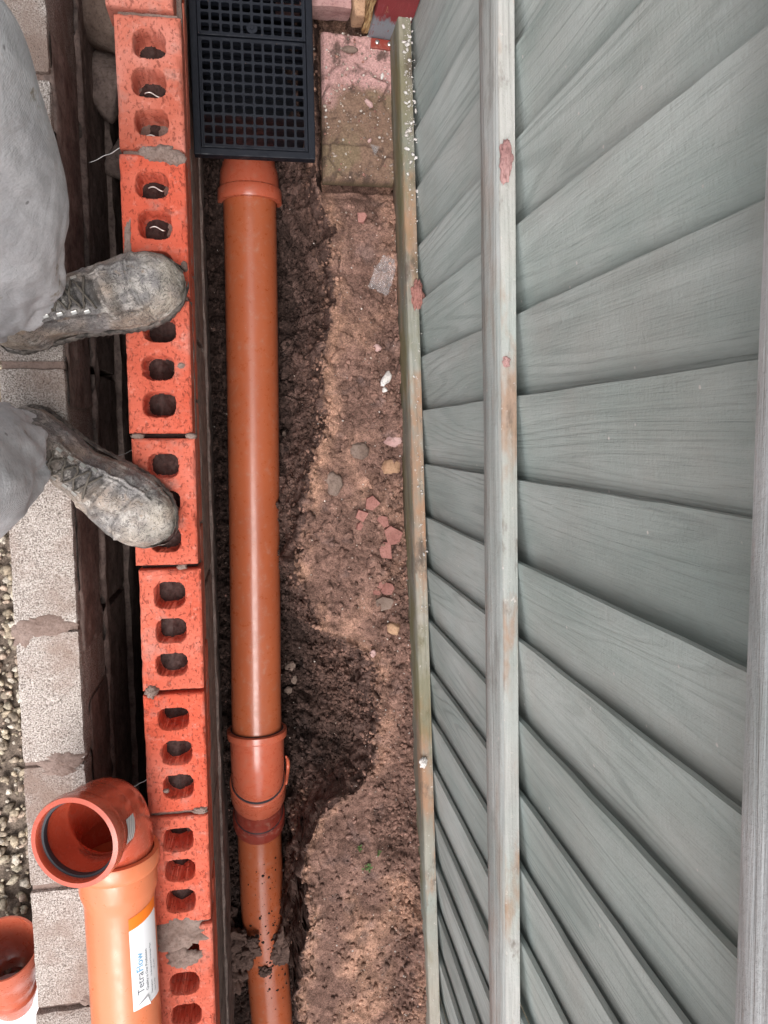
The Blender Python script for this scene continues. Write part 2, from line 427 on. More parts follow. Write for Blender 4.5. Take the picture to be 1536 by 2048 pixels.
# ------------------------------------------------------------------ soil in the trench
XE = np.array([[1.2, .13], [.60, .13], [.50, .14], [.457, .153], [.40, .163], [.343, .161], [.28, .166], [.227, .164], [.19, .150], [.169, .143], [.12, .146],
               [.07, .151], [.02, .142], [-.03, .124], [-.10, .108], [-.18, .091], [-.23, .088], [-.26, .079], [-.30, .092], [-.335, .108], [-.40, .125],
               [-.43, .19], [-.47, .235], [-.52, .245], [-.62, .250], [-.70, .235], [-.755, .20], [-.79, .14], [-.85, .092], [-.902, .082], [-.96, .092], [-1.03, .085],
               [-1.093, .082], [-1.14, .065], [-1.20, .060], [-1.25, .09], [-1.30, .14], [-1.5, .2], [-2.2, .2]])[::-1]
def soil_xe(y):
    return np.interp(y, XE[:, 0], XE[:, 1]) + .012*fbm(y*22, y*0, oct=4, seed=3)
def soil_fields(x, y):
    xe = soil_xe(y) + .006*fbm(x*60, y*60, oct=3, seed=9)
    floor = -.458 - .200*sst(-.72, -1.0, y) + .05*sst(.38, .52, y) + .012*fbm(x*14, y*14, oct=3, seed=21)
    floor = floor + .035*sst(.06, .14, x)*(1-sst(-.40, -.46, y)) - .035*sst(-.05, -.09, x)*(1-sst(-.7, -.9, y))
    # the round hollow beside the pipe
    hollow = np.exp(-(((x-.10)/.10)**2+((y+.56)/.12)**2)**1.5)
    top = -.262 + .020*fbm(x*9, y*9, oct=3, seed=31) - .018*sst(.40, .50, y) + .035*sst(-.80, -.90, y)
    top = top + .018*np.exp(-((x-.33)/.02)**2)
    w = .085 + .05*sst(-.40, -.5, y)*(1-sst(-.72, -.8, y)) - .064*sst(-.74, -.84, y) - .02*sst(.1, .3, y)
    t = np.clip((x-(xe-w))/w, 0, 1)
    shelf = .50 + .15*fbm(y*7, y*0+4, oct=2, seed=55)
    tb = .80-.35*hollow-.12*vn(y*9, y*0, seed=66)
    prof = np.where(t < tb, shelf*(t/tb)**1.1, shelf+(1-shelf)*sst(0, 1, (t-tb)/(1-tb))**.8)
    z = floor + (top-floor)*prof
    z = z - .05*hollow*(prof < .9)*(1-prof) - .040*sst(.478, .494, y)*sst(.138, .150, x) - .012*sst(.44, .494, y)*sst(.12, .16, x)
    d = x-xe
    # ragged sunken corner at the very bottom of the trench
    rough = np.clip(1-sst(-.006, .020, d)*.80, 0, 1)
    rough = np.clip(rough+.45*sst(.25, .32, x)+.35*sst(.0, .5, fbm(x*12, y*12, oct=3, seed=71)), 0, 1)
    rough = np.where(y < -.8, rough*.85, rough)
    return z, d, rough, prof, t
def soil_height(x, y):
    z, d, rough, prof, t = soil_fields(x, y)
    f1, f2, cid = worley(x*34, y*34, seed=5)
    dome = np.sqrt(np.maximum(0, 1-(f1/.62)**2))*(cid > .35)
    g1, g2, gid = worley(x*85, y*85, seed=6)
    dome2 = np.sqrt(np.maximum(0, 1-(g1/.6)**2))*(gid > .3)
    h1, h2, hid = worley(x*190, y*190, seed=8)
    dome3 = np.sqrt(np.maximum(0, 1-(h1/.6)**2))*(hid > .45)
    n = fbm(x*45, y*45, oct=5, seed=77, gain=.6)
    cav = np.minimum(0, fbm(x*26, y*26, oct=3, seed=91)+.25)
    crack = np.exp(-((f2-f1)/.06)**2)*(vn(x*9, y*9, seed=19) > .55)
    z = z + rough*(.016*dome+.0070*dome2) + .0012*dome3*(.3+.7*rough) + (.0035+.007*rough)*n + .022*cav*rough - .003*crack
    return z, d, rough, prof, cid, gid, n, dome3*hid
nx, ny = 250, 1500
gx = np.linspace(-.105, .345, nx); gy = np.linspace(-1.62, 1.02, ny)
UX, UY = np.meshgrid(gx, gy, indexing='ij')
def lerp(a, b, t): return np.asarray(a)*(1-t[..., None]) + np.asarray(b)*t[..., None]
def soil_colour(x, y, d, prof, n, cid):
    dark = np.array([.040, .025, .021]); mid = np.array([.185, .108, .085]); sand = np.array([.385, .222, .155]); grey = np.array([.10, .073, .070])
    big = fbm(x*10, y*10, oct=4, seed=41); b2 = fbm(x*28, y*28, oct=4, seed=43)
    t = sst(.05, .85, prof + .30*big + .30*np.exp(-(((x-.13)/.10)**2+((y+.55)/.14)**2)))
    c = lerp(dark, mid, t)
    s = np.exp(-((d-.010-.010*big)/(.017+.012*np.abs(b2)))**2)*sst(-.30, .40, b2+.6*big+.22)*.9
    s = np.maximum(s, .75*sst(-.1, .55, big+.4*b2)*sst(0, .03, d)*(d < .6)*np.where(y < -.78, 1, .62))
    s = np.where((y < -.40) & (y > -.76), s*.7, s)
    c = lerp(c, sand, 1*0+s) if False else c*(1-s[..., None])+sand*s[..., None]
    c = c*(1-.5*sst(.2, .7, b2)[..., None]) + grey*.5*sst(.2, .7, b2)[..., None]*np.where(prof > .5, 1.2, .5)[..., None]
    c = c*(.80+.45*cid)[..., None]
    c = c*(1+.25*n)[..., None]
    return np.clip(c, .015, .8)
GZ, GD, GR, GP, GC, GI, GN, G3 = soil_height(UX, UY)      # even grid, for looking heights up
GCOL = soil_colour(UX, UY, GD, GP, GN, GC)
# the mesh itself: columns crowd together on the steep bank
mx, my = 330, 1560
my_ = np.linspace(gy[0], gy[-1], my); xc = soil_xe(my_)-.012-.03*sst(-.80, -.7, my_); fx_ = np.linspace(gx[0], gx[-1], 900)
MX = np.empty((mx, my))
for j in range(my):
    rho = 1+5.5*np.exp(-((fx_-xc[j])/.022)**2); cdf = np.cumsum(rho); cdf = (cdf-cdf[0])/(cdf[-1]-cdf[0]); MX[:, j] = np.interp(np.linspace(0, 1, mx), cdf, fx_)
MY = np.broadcast_to(my_[None, :], MX.shape)
MZ, MD, MR, MP, MC, MI, MN, M3 = soil_height(MX, MY)
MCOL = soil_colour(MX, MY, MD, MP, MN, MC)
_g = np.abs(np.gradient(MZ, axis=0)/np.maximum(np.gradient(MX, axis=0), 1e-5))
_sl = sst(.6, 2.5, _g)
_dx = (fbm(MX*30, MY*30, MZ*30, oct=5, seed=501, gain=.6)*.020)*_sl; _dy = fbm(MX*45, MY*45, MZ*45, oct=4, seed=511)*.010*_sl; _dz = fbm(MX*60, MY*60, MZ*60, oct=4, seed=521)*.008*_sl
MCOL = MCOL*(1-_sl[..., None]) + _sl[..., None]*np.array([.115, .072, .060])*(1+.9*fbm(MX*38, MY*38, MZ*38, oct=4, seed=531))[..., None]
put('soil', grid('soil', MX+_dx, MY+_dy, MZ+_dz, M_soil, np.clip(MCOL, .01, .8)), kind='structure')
def soil_z(x, y):
    i = int(round((x-gx[0])/(gx[1]-gx[0]))); j = int(round((y-gy[0])/(gy[1]-gy[0])))
    return float(GZ[min(max(i, 0), nx-1), min(max(j, 0), ny-1)])

# wide ground round about: lower garden on the left, beyond the fence on the right
def flat(name, x0, x1, y0, y1, z, nx_=40, ny_=60, col=(.12, .085, .07), amp=.01, kind='structure'):
    X, Y = np.meshgrid(np.linspace(x0, x1, nx_), np.linspace(y0, y1, ny_), indexing='ij')
    Z = z + amp*fbm(X*5, Y*5, oct=3, seed=2)
    cc = np.ones(X.shape+(3,))*np.array(col)
    return put(name, grid(name, X, Y, Z, M_soil, cc), kind=kind)
flat('ground', -40, -.392, -40, 40, -.185, 90, 110, (.16, .125, .10))
flat('ground', .345, 40, -40, 40, -.262, 60, 80, (.10, .085, .06))
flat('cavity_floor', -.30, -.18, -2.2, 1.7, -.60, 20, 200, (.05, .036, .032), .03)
flat('ground', -.392, .345, 1.02, 40, -.262, 30, 60, (.12, .09, .07))
flat('ground', -.392, .345, -40, -2.2, -.262, 30, 60, (.12, .09, .07))
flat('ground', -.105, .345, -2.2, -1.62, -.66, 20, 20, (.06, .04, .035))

# crumbs and grit lying on the soil
rng = np.random.default_rng(11)
def scatter(n, smin, smax, pw, colfn, seed, cond=None):
    r = np.random.default_rng(seed)
    x = r.uniform(-.085, .325, n); y = r.uniform(-1.5, .95, n)
    s = smin+(smax-smin)*r.uniform(0, 1, n)**pw
    i = np.clip(np.round((x-gx[0])/(gx[1]-gx[0])).astype(int), 0, nx-1); j = np.clip(np.round((y-gy[0])/(gy[1]-gy[0])).astype(int), 0, ny-1)
    z = GZ[i, j]; d = GD[i, j]
    keep = np.ones(n, bool) if cond is None else cond(x, y, d, r)
    keep &= ~((x > .145) & (y > .455))
    x, y, z, s, d = x[keep], y[keep], z[keep], s[keep], d[keep]
    base = GCOL[i, j][keep]
    P = np.stack([x, y, z+s*.35], -1)
    S3 = s[:, None]*np.stack([r.uniform(.8, 1.3, len(s)), r.uniform(.6, 1.0, len(s)), r.uniform(.5, .85, len(s))], -1)
    return P, S3, colfn(base, r, len(s))
def c_same(base, r, n): return np.clip(base*r.uniform(.6, 1.45, (n, 1)), .01, .7)
def c_grit(base, r, n):
    pal = np.array([[.55, .45, .38], [.42, .33, .28], [.38, .2, .16], [.66, .6, .55], [.25, .19, .16]])
    return pal[r.integers(0, 5, n)]*r.uniform(.7, 1.15, (n, 1))
P, S3, cc = scatter(36000, .0011, .0068, 3.2, c_same, 1, lambda x, y, d, r: (d < -.002) | (r.uniform(0, 1, len(x)) < .16+.5*sst(.22, .31, x)))
put('soil_crumbs', stones('soil_crumbs', P, S3, M_crumb, cc, 3, .3), kind='stuff', label='loose crumbs of brown soil strewn through the trench', cat='soil crumbs')
P, S3, cc = scatter(5200, .0007, .0026, 2.5, c_grit, 2, lambda x, y, d, r: (r.uniform(0, 1, len(x)) < .25+.75*np.exp(-((x-.29)/.06)**2)))
put('grit', stones('grit', P, S3, M_crumb, cc, 4, .3), kind='stuff', label='fine pale grit scattered over the brown soil', cat='grit')

# ------------------------------------------------------------------ brick wall (outer leaf)
BX0, BX1 = -.192, -.092
wall = thing('brick_wall', 'outer leaf of perforated red clay bricks laid flat beside the open trench', 'brick wall', (0, 0, 0))
JY = [.865, .652, .445, .222, .0015, -.215, -.428, -.643, -.845, -1.062, -1.28, -1.50]
def brick_top_mesh(L, W=.100, H=.065, seed=0, fills=(0.035, .03, .04)):
    nxx, nyy = 78, int(L/.00135)
    x = np.linspace(-W/2, W/2, nxx); y = np.linspace(-L/2, L/2, nyy)
    X, Y = np.meshgrid(x, y, indexing='ij')
    rr = np.random.default_rng(seed)
    Z = .0006*fbm(X*90, Y*220, oct=3, seed=seed) - .0012*np.maximum(0, fbm(X*160, Y*330, oct=2, seed=seed+9)-.15)
    e = np.minimum(W/2-np.abs(X), L/2-np.abs(Y))
    Z = Z - .0040*np.maximum(0, 1-e/.0035)*(0.35+.65*vn(X*120, Y*120, seed=seed+4)) - .006*np.maximum(0, 1-e/.009)*sst(.55, .9, vn(X*55, Y*55, seed=seed+5))
    colr = np.zeros(X.shape)
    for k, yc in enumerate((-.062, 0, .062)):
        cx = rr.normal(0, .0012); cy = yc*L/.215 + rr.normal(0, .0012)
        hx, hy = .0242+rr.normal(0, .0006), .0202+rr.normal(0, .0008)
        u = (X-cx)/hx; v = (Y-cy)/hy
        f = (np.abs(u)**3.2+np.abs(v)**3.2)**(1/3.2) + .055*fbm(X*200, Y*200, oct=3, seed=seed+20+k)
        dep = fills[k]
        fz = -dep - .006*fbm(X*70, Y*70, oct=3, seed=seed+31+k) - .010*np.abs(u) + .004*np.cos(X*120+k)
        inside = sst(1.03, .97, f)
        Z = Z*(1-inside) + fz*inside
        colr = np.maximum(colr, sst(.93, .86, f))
    V = np.stack([X, Y, Z], -1).reshape(-1, 3)
    idx = np.arange(nxx*nyy).reshape(nxx, nyy)
    a, b, c, d = idx[:-1, :-1], idx[1:, :-1], idx[1:, 1:], idx[:-1, 1:]
    F = np.stack([a, b, c, d], -1).reshape(-1, 4)
    fm = (colr[:-1, :-1] > .5).astype(int).ravel()  # hole floors take the dark mortar as painted depth shade
    per = np.concatenate([idx[:, 0], idx[-1, 1:], idx[-2::-1, -1], idx[0, -2:0:-1]])
    base = len(V)
    pb = V[per].copy(); rings_ = [per]
    for h in (-.012, -.03, -H):
        q = pb.copy(); q[:, 2] = h; q[:, :2] += .0008*(rr.random((len(q), 2))-.5)
        rings_.append(np.arange(len(V), len(V)+len(q))); V = np.concatenate([V, q])
    sides = []
    for A, B in zip(rings_[:-1], rings_[1:]):
        n = len(A); k = np.arange(n); k2 = (k+1) % n
        sides.append(np.stack([A[k2], A[k], B[k], B[k2]], -1))
    sides = np.concatenate(sides)
    F = np.concatenate([F, sides]); fm = np.concatenate([fm, np.zeros(len(sides), int)])
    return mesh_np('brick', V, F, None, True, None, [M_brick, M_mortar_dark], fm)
fl = [(.06, .06, .06), (.06, .05, .048), (.046, .05, .048), (.042, .046, .045), (.03, .028, .03), (.026, .03, .04), (.03, .032, .05), (.036, .05, .055), (.06, .06, .06), (.06, .06, .012), (.06, .06, .06)]
offx = [-.010, 0, -.001, -.003, -.0015, .001, 0, -.001, .0005, 0, 0]
for i in range(len(JY)-1):
    y1, y0 = JY[i]-.004, JY[i+1]+.004
    g = .006 if i in (2, 4, 5) else .003
    L = (y1-y0)
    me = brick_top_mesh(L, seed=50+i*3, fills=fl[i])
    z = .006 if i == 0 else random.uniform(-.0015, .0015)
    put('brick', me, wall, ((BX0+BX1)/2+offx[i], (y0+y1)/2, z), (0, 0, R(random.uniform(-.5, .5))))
# bricks of the courses below, seen along the trench face
low = rough_box('brick', .100, .211, .063, M_brick_dirty, 4, .0012, 40, .012)
for c in (1,):
    for k in range(12):
        y = .93-.217*k-(.108 if c % 2 else 0)
        put('brick', low, wall, ((BX0+BX1)/2+random.uniform(-.0015, .0015), y, -.0735*c-.034))
bigb = rough_box('concrete_block', .100, .437, .207, M_facemud, 8, .0018, 40, .012)
for k in range(6):
    put('concrete_block', bigb, wall, ((BX0+BX1)/2-.001, .85-.45*k, -.262))
ftg = rough_box('footing', .128, 3.2, .40, M_facemud, 12, .0045, 26, .012)
put('footing', ftg, wall, ((BX0+BX1)/2-.010, -.35, -.575))
# mortar beds between courses and joints
for z in (-.0685, -.1465, -.37):
    put('mortar', rough_box('mortar', .098, 3.1, .0145, M_mortar, 5, .0014, 60, .010), wall, ((BX0+BX1)/2-.0005, -.35, z))
put('mortar', rough_box('mortar', .092, 3.1, .055, M_mortar_dark, 5, .001, 60, .02), wall, ((BX0+BX1)/2, -.35, -.0385-.058))
for j, y in enumerate(JY[1:-1]):
    d = .022 if j in (3, 4, 5) else .009
    put('mortar', rough_box('mortar', .092, .0085, .05, M_mortar_dark if j in (3, 4) else M_mortar, j, .0012, 90, .004), wall, ((BX0+BX1)/2, y, -.026-d))
def smear(px, py, pz, sx, sy, h, mat, seed, parent, name='mortar', n=60, ecc=.0):
    """a dab of mortar with a ragged outline lying on a surface"""
    U, Vv = np.meshgrid(np.linspace(0, 1, 22), np.linspace(0, 2*math.pi, n, endpoint=False), indexing='xy')
    rad = 1+.55*fbm(np.cos(Vv)*sx*70+np.cos(Vv)*.8+seed, np.sin(Vv)*sy*70+np.sin(Vv)*.9, oct=5, seed=seed, gain=.7)
    X = U*rad*np.cos(Vv)*sx; Y = U*rad*np.sin(Vv)*sy
    Z = h*.8*(1-U**3.0)*(1+.9*fbm(X*130, Y*130, oct=4, seed=seed+1)) - .0025*U**6
    me = grid(name, X, Y, Z, mat, closed_u=True)
    return put(name, me, parent, (px, py, pz))
smear(-.128, .443, .000, .029, .0135, .006, M_mortar, 3, wall); smear(-.108, .437, .000, .017, .010, .006, M_mortar, 73, wall); smear(-.150, .447, .000, .014, .007, .004, M_mortar, 83, wall)
smear(-.178, -.424, .0, .012, .012, .008, M_mortar, 5, wall)
smear(-.150, -.862, .0, .046, .034, .005, M_mortar, 6, wall)
smear(-.143, -.905, .002, .028, .018, .006, M_mortar, 15, wall)
smear(-.185, .30, .0, .006, .05, .0012, M_mortar, 7, wall)
smear(-.110, .115, .0, .008, .006, .0015, M_mortar, 8, wall)
smear(-.105, -.64, .0, .012, .007, .004, M_mortar, 9, wall)
smear(-.183, .002, -.001, .012, .005, .003, M_mortar, 19, wall); smear(-.099, .001, -.001, .009, .005, .003, M_mortar, 18, wall)
smear(-.12, -.215, -.002, .008, .005, .003, M_mortar, 17, wall); smear(-.15, .262, 0, .02, .010, .0012, M_mortar, 27, wall)
smear(-.10, .272, 0, .006, .010, .0022, M_mortar, 37, wall); smear(-.16, -.60, 0, .005, .004, .0015, M_mortar, 38, wall)
# wire ties
tm = NT('steel'); M_steel = tm.fin((.55, .53, .5), .3, None, .5, Metallic=.9)
for a, b, c_ in [((-.190, .455, -.015), (-.215, .443, -.020), (-.243, .433, -.028)),
                 ((-.192, -.020, -.025), (-.215, -.030, -.03), (-.240, -.038, -.033)),
                 ((-.190, -.585, -.025), (-.205, -.596, -.03), (-.222, -.603, -.034))]:
    a, b, c_ = map(Vector, (a, b, c_)); pts = []
    for k in range(15):
        t = k/14; p = a*(1-t)**2+b*2*t*(1-t)+c_*t*t; pts.append(p+Vector((0, .0007*math.sin(t*14), .0006*math.cos(t*9))))
    put('wall_tie', tube('wall_tie', pts, .0008, M_steel, 6), wall)
for (x, y) in [(-.142, .547), (-.142, .482), (-.142, .402), (-.142, .34)]:
    pts = [(x-.012+.0024*k, y+.003*math.sin(k*.5)-.004, -.028-.0002*k) for k in range(11)]
    put('wall_tie', tube('wall_tie', pts, .0011, M_steel, 6), wall)

# ------------------------------------------------------------------ block wall (inner leaf)
bw = thing('block_wall', 'low leaf of pale grey concrete blocks between gravel and dark cavity', 'block wall')
BL = [(.99, .556), (.544, .121), (.109, -.303), (-.315, -.533), (-.541, -.747), (-.758, -.966), (-.976, -1.41), (-1.42, -1.86)]
for k, (a, b) in enumerate(BL):
    me = rough_box('concrete_block', .098, a-b, .205, M_block, 30+k, .0022, 55, .006, .004)
    put('concrete_block', me, bw, (-.338+random.uniform(-.001, .001)-(.004 if k == 6 else 0), (a+b)/2, -.104-(.002 if k in (0,) else 0)))
under = rough_box('concrete_block', .100, .437, .215, M_facemud, 9, .0022, 40, .012)
for k in range(7):
    put('concrete_block', under, bw, (-.335, 1.0-.45*k-.2, -.330))
put('footing', rough_box('footing', .11, 3.1, .30, M_facemud, 19, .006, 20, .014), bw, (-.33, -.35, -.60))
for k in range(len(BL)-1):
    y = (BL[k][1]+BL[k+1][0])/2
    put('mortar', rough_box('mortar', .095, abs(BL[k][1]-BL[k+1][0])+.003, .19, M_mortar, 60+k, .0018, 60, .006), bw, (-.338, y, -.102-(.006 if k in (0, 5) else .002)))
# mortar squeezed out and buttered on the cavity face
def wallface(y0, y1, z0, z1, off, seed, mat, amp=.006):
    Y, Z = np.meshgrid(np.linspace(y0, y1, int(abs(y1-y0)/.006)+2), np.linspace(z0, z1, int(abs(z1-z0)/.006)+2), indexing='ij')
    e = np.minimum(np.minimum(Y-y0, y1-Y), np.minimum(Z-min(z0, z1), max(z0, z1)-Z))
    rag = e+.018*fbm(Y*18, Z*18, oct=4, seed=seed)
    X = -.2895+off*sst(-.004, .006, rag)+amp*fbm(Y*14, Z*26, oct=4, seed=seed+3)*sst(0, .01, rag) - .012*sst(.0, -.004, rag)
    return grid('mortar', X, Y, Z, mat)
put('mortar', wallface(-1.8, 1.0, -.238, -.198, .009, 71, M_facemud, .004), bw)
for (y0, y1, z0, z1, s) in [(.05, .62, -.19, -.01, 1), (-.36, -.05, -.18, -.02, 2), (.2, .9, -.45, -.25, 4), (-.70, -.45, -.40, -.05, 5)]:
    put('mortar', wallface(y0, y1, z0, z1, .004, 80+s, M_facemud, .003), bw)
def bsmear(*a): return smear(*a, bw)
bsmear(-.342, -.303, -.001, .048, .020, .0035, M_mortar, 41); bsmear(-.325, -.534, -.001, .036, .018, .0035, M_mortar, 42)
bsmear(-.33, -.548, -.001, .03, .012, .003, M_mortar, 43); bsmear(-.375, -.315, -.001, .018, .025, .003, M_mortar, 44)
bsmear(-.302, -.962, -.003, .018, .012, .004, M_mortar, 45)
# rubble in the cavity
for k, (x, y, z, s) in enumerate([(-.255, .70, -.36, .06), (-.235, .80, -.30, .075), (-.25, .58, -.45, .05), (-.225, .50, -.50, .04), (-.24, .42, -.53, .035), (-.26, .92, -.22, .09)]):
    put('rubble_stone', lump('rubble_stone', (s*.9, s*1.25, s*.7), M_stone if k % 2 else M_facemud, 90+k, .25, 1.3, facets=(k % 2 == 0)), None, (x, y, z), (0, 0, k),
        label=['wedge of mud lying in the cavity near the top of the picture','round muddy stone high in the cavity behind the first brick','flat muddy stone in the cavity beside the upper bricks','small brown stone low in the dark cavity beside the upper bricks','lowest of the muddy stones in the dark cavity','muddy boulder in the cavity at the top edge, against the block wall'][k], cat='stone', group='rubble stones in the cavity')

# ------------------------------------------------------------------ fence
fence = thing('garden_fence', 'tall grey-green timber fence of overlapping upright boards on rails', 'fence', (.33, 0, -.26))
FA = math.atan(-.025)
fence.rotation_euler = (0, 0, FA*-1)
# local coords: x towards the neighbour, y along, z up
def board_mesh(seed, length=1.86, w=.130, thick=.0078, thin=.004):
    rr = np.random.default_rng(seed); ny_, nz_ = 14, 60
    Y = np.linspace(0, -w, ny_); Zs = np.linspace(0, length, nz_)
    YY, ZZ = np.meshgrid(Y, Zs, indexing='ij')
    tt = -YY/w
    front = -.0138*(1-tt)+.0010*tt
    back = front + thick*(1-tt)+thin*tt
    warp = .0018*fbm(ZZ*1.3+seed, YY*6+seed, oct=2, seed=seed)+.0006*fbm(ZZ*9, YY*40, oct=3, seed=seed+2)
    edge = .0012*fbm(ZZ[0]*14, ZZ[0]*0+seed, oct=4, seed=seed+5)+.0010*fbm(ZZ[0]*2, ZZ[0]*0+seed, oct=2, seed=seed+7)
    YY = YY + edge[None, :]*np.linspace(1, .2, ny_)[:, None]
    X1 = front+warp; X1[0] += .0012
    prof_x = np.concatenate([X1, (back+warp)[::-1]]); prof_y = np.concatenate([YY, YY[::-1]]); prof_z = np.concatenate([ZZ, ZZ[::-1]])
    nu, nv = prof_x.shape
    V = np.stack([prof_x, prof_y, prof_z], -1).reshape(-1, 3); F = []
    i = np.arange(nu)[:, None]; j = np.arange(nv-1)[None]; i2 = (i+1) % nu
    F = np.stack([i*nv+j, i*nv+j+1, i2*nv+j+1, i2*nv+j], -1).reshape(-1, 4).tolist()
    F.append([k*nv for k in range(nu)][::-1]); F.append([k*nv+nv-1 for k in range(nu)])
    me = mesh_np('board', V, F, M_board); me.set_sharp_from_angle(angle=R(35)); return me
meshes = [board_mesh(200+k) for k in range(9)]
for k in range(-17, 13):
    o = put('board', meshes[k % 9], fence, (.0120, .0445+.1038*k+random.uniform(-.0015, .0015), random.uniform(-.004, .004)), (0, R(random.uniform(-.12, .12))+.021*(.0445+.1038*k), 0))
def rail_mesh(name, th, h, mat, mat2, seed, y0=-1.9, y1=1.35, back=.0):
    """th out of the boards, h high; top face weathers differently"""
    n = 260; Y = np.linspace(y0, y1, n); c = .0025
    prof = [(back, 0), (-th+c, 0), (-th, c), (-th, h*.33), (-th, h*.66), (-th, h-c), (-th+c, h), (-th*.6, h), (-th*.25, h), (back, h)]
    V = []
    for (x, z) in prof:
        wob = .0012*fbm(Y*6+seed, Y*0+x*50+z*20, oct=4, seed=seed)
        V.append(np.stack([x+wob*(1 if x < back else 0), Y, z+.0010*fbm(Y*5, Y*0+z*31+x*40, oct=4, seed=seed+3)], -1))
    V = np.array(V); m = len(prof)
    i = np.arange(m)[:, None]; j = np.arange(n-1)[None]; i2 = (i+1) % m
    F = np.stack([i*n+j, i*n+j+1, i2*n+j+1, i2*n+j], -1).reshape(-1, 4)
    fm = (np.repeat(np.arange(m), n-1) >= 5).astype(int)*(np.repeat(np.arange(m), n-1) < 9)
    F = F[:, ::-1].copy()
    me = mesh_np(name, V.reshape(-1, 3), F, None, True, None, [mat, mat2], fm); me.set_sharp_from_angle(angle=R(50)); return me
B = -.020     # rails sit just in front of the boards' thick edges
for (z, th, h, m1, m2) in [(-.268, .011, .108, M_lowrail, M_lowtop), (.298, .008, .080, M_railw, M_railtop), (.874, .013, .075, M_rail3, M_railtop), (1.40, .012, .08, M_rail3, M_railtop)]:
    put('rail', rail_mesh('rail', th+.016, h, m1, m2, int(abs(z)*100), back=-.0045), fence, (-.0, 0, z+.26), (0, 0, -.021*(z+.26)))
fence['label'] = 'tall grey-green timber fence of overlapping upright boards on three rails'
def onfence(x, y, z): return (x, y, z)
for nm, lab, x, y, z, sz, mat, seed in [
        ('mortar_lump', 'long crumbly pink mortar lump stuck on the middle fence rail', .309, .325, .378, (.0075, .0235, .006), M_mortar_pink, 1),
        ('mortar_lump', 'small round pink mortar dab on the middle fence rail', .311, .088, .377, (.0045, .006, .003), M_mortar_pink, 2),
        ('mortar_lump', 'brown mortar lump resting on the low fence rail beside the boards', .316, .262, -.160, (.011, .024, .010), M_shard, 3),
        ('mortar_lump', 'white mortar chip perched on the outer end of the low fence rail', .322, -.656, -.155, (.008, .010, .006), M_white, 4)]:
    put(nm, lump(nm, sz, mat, seed, .42, 2.2, V0=ICO5V, F0=ICO5F), None, (x, y, z+sz[2]*.4), label=lab, cat='mortar lump', group='mortar lumps on the fence rails')
# white droppings of mortar along the low rail
r_ = np.random.default_rng(5); n = 300
yy = np.concatenate([r_.normal(.66, .09, 200), r_.uniform(-.4, .5, 100)]); ss = .0005+.0030*r_.random(n)**4*np.where(yy > .42, 1, .7)
xx = .324-.025*yy + r_.uniform(-.013, .006, n)
put('mortar_specks', stones('mortar_specks', np.stack([xx, yy, np.full(n, -.1585)], -1), np.stack([ss, ss*1.5, ss*.35], -1), M_white, np.ones((n, 3))*.6, 5, .6), kind='stuff',
    label='white mortar specks spattered along the low fence rail', cat='mortar specks')

# ------------------------------------------------------------------ paving slab, post, brick bits at the top
def paver():
    t = NT('moulded_paving'); c = t.coord(False)
    a = t.n('Attribute', 0, props={'attribute_name': 'Col'})
    f = t.noise(c, 300, 3, .6)
    return t.fin(t.mix(1.0, a, t.ramp(f, [(.3, .6), (.7, 1.35)]), 'MULTIPLY'), .85, t.bump(f, .5, .001), .3)
M_paver = paver()
X, Y = np.meshgrid(np.linspace(0, .156, 110), np.linspace(0, .27, 190), indexing='ij')
_wx = X+.016*fbm(X*22, Y*22, oct=3, seed=91); _wy = Y+.016*fbm(X*22, Y*22, oct=3, seed=92)
f1, f2, cid = worley(_wx*12+.6, _wy*12+.2, seed=23)
joint = sst(.08, .02, f2-f1)*sst(-.35, .1, fbm(X*18, Y*18, oct=3, seed=95))
Zp = .0075*fbm(X*16, Y*16, oct=4, seed=6)+.0030*fbm(X*80, Y*80, oct=4, seed=7) - .0035*joint
e = np.minimum(np.minimum(X, .156-X), Y); Zp -= .006*sst(.006, 0, e)
pink = np.array([.46, .27, .25]); brown = np.array([.20, .125, .088]); moss = np.array([.19, .14, .085]); dk = np.array([.07, .045, .035])
m1 = sst(-.1, .35, fbm(X*14, Y*14, oct=4, seed=8)+ (Y-.13)*5.0 - X*2.5 + .15)
m2 = sst(0, .5, fbm(X*20, Y*20, oct=4, seed=9))
pc = lerp(brown, pink, m1); pc = lerp(0*pc+pc, moss, m2*(1-m1)*.8) if False else pc*(1-(m2*(1-m1)*.8)[..., None])+moss*(m2*(1-m1)*.8)[..., None]
dd = np.maximum(joint*.6, .85*sst(.05, .45, fbm(X*34, Y*34, oct=5, seed=10, gain=.6))); pc = pc*(1-dd[..., None])+dk*dd[..., None]
V = np.stack([X, Y, Zp], -1).reshape(-1, 3); idx = np.arange(X.size).reshape(X.shape)
F = np.stack([idx[:-1, :-1], idx[1:, :-1], idx[1:, 1:], idx[:-1, 1:]], -1).reshape(-1, 4)
per = np.concatenate([idx[:, 0], idx[-1, 1:], idx[-2::-1, -1], idx[0, -2:0:-1]]); lowv = V[per].copy(); lowv[:, 2] = -.036
k = np.arange(len(per)); k2 = (k+1) % len(per); b0 = len(V)
V = np.concatenate([V, lowv]); F = np.concatenate([F, np.stack([per[k2], per[k], b0+k, b0+k2], -1)])
pcf = np.concatenate([pc.reshape(-1, 3), np.tile(np.array([[.13, .095, .055]]), (len(per), 1))])
put('paving_slab', mesh_np('paving_slab', V, F, M_paver, True, pcf), None, (.151, .497, -.252), label='moulded pinkish paving slab with mossy crazed joints beside the black grate', cat='paving slab')
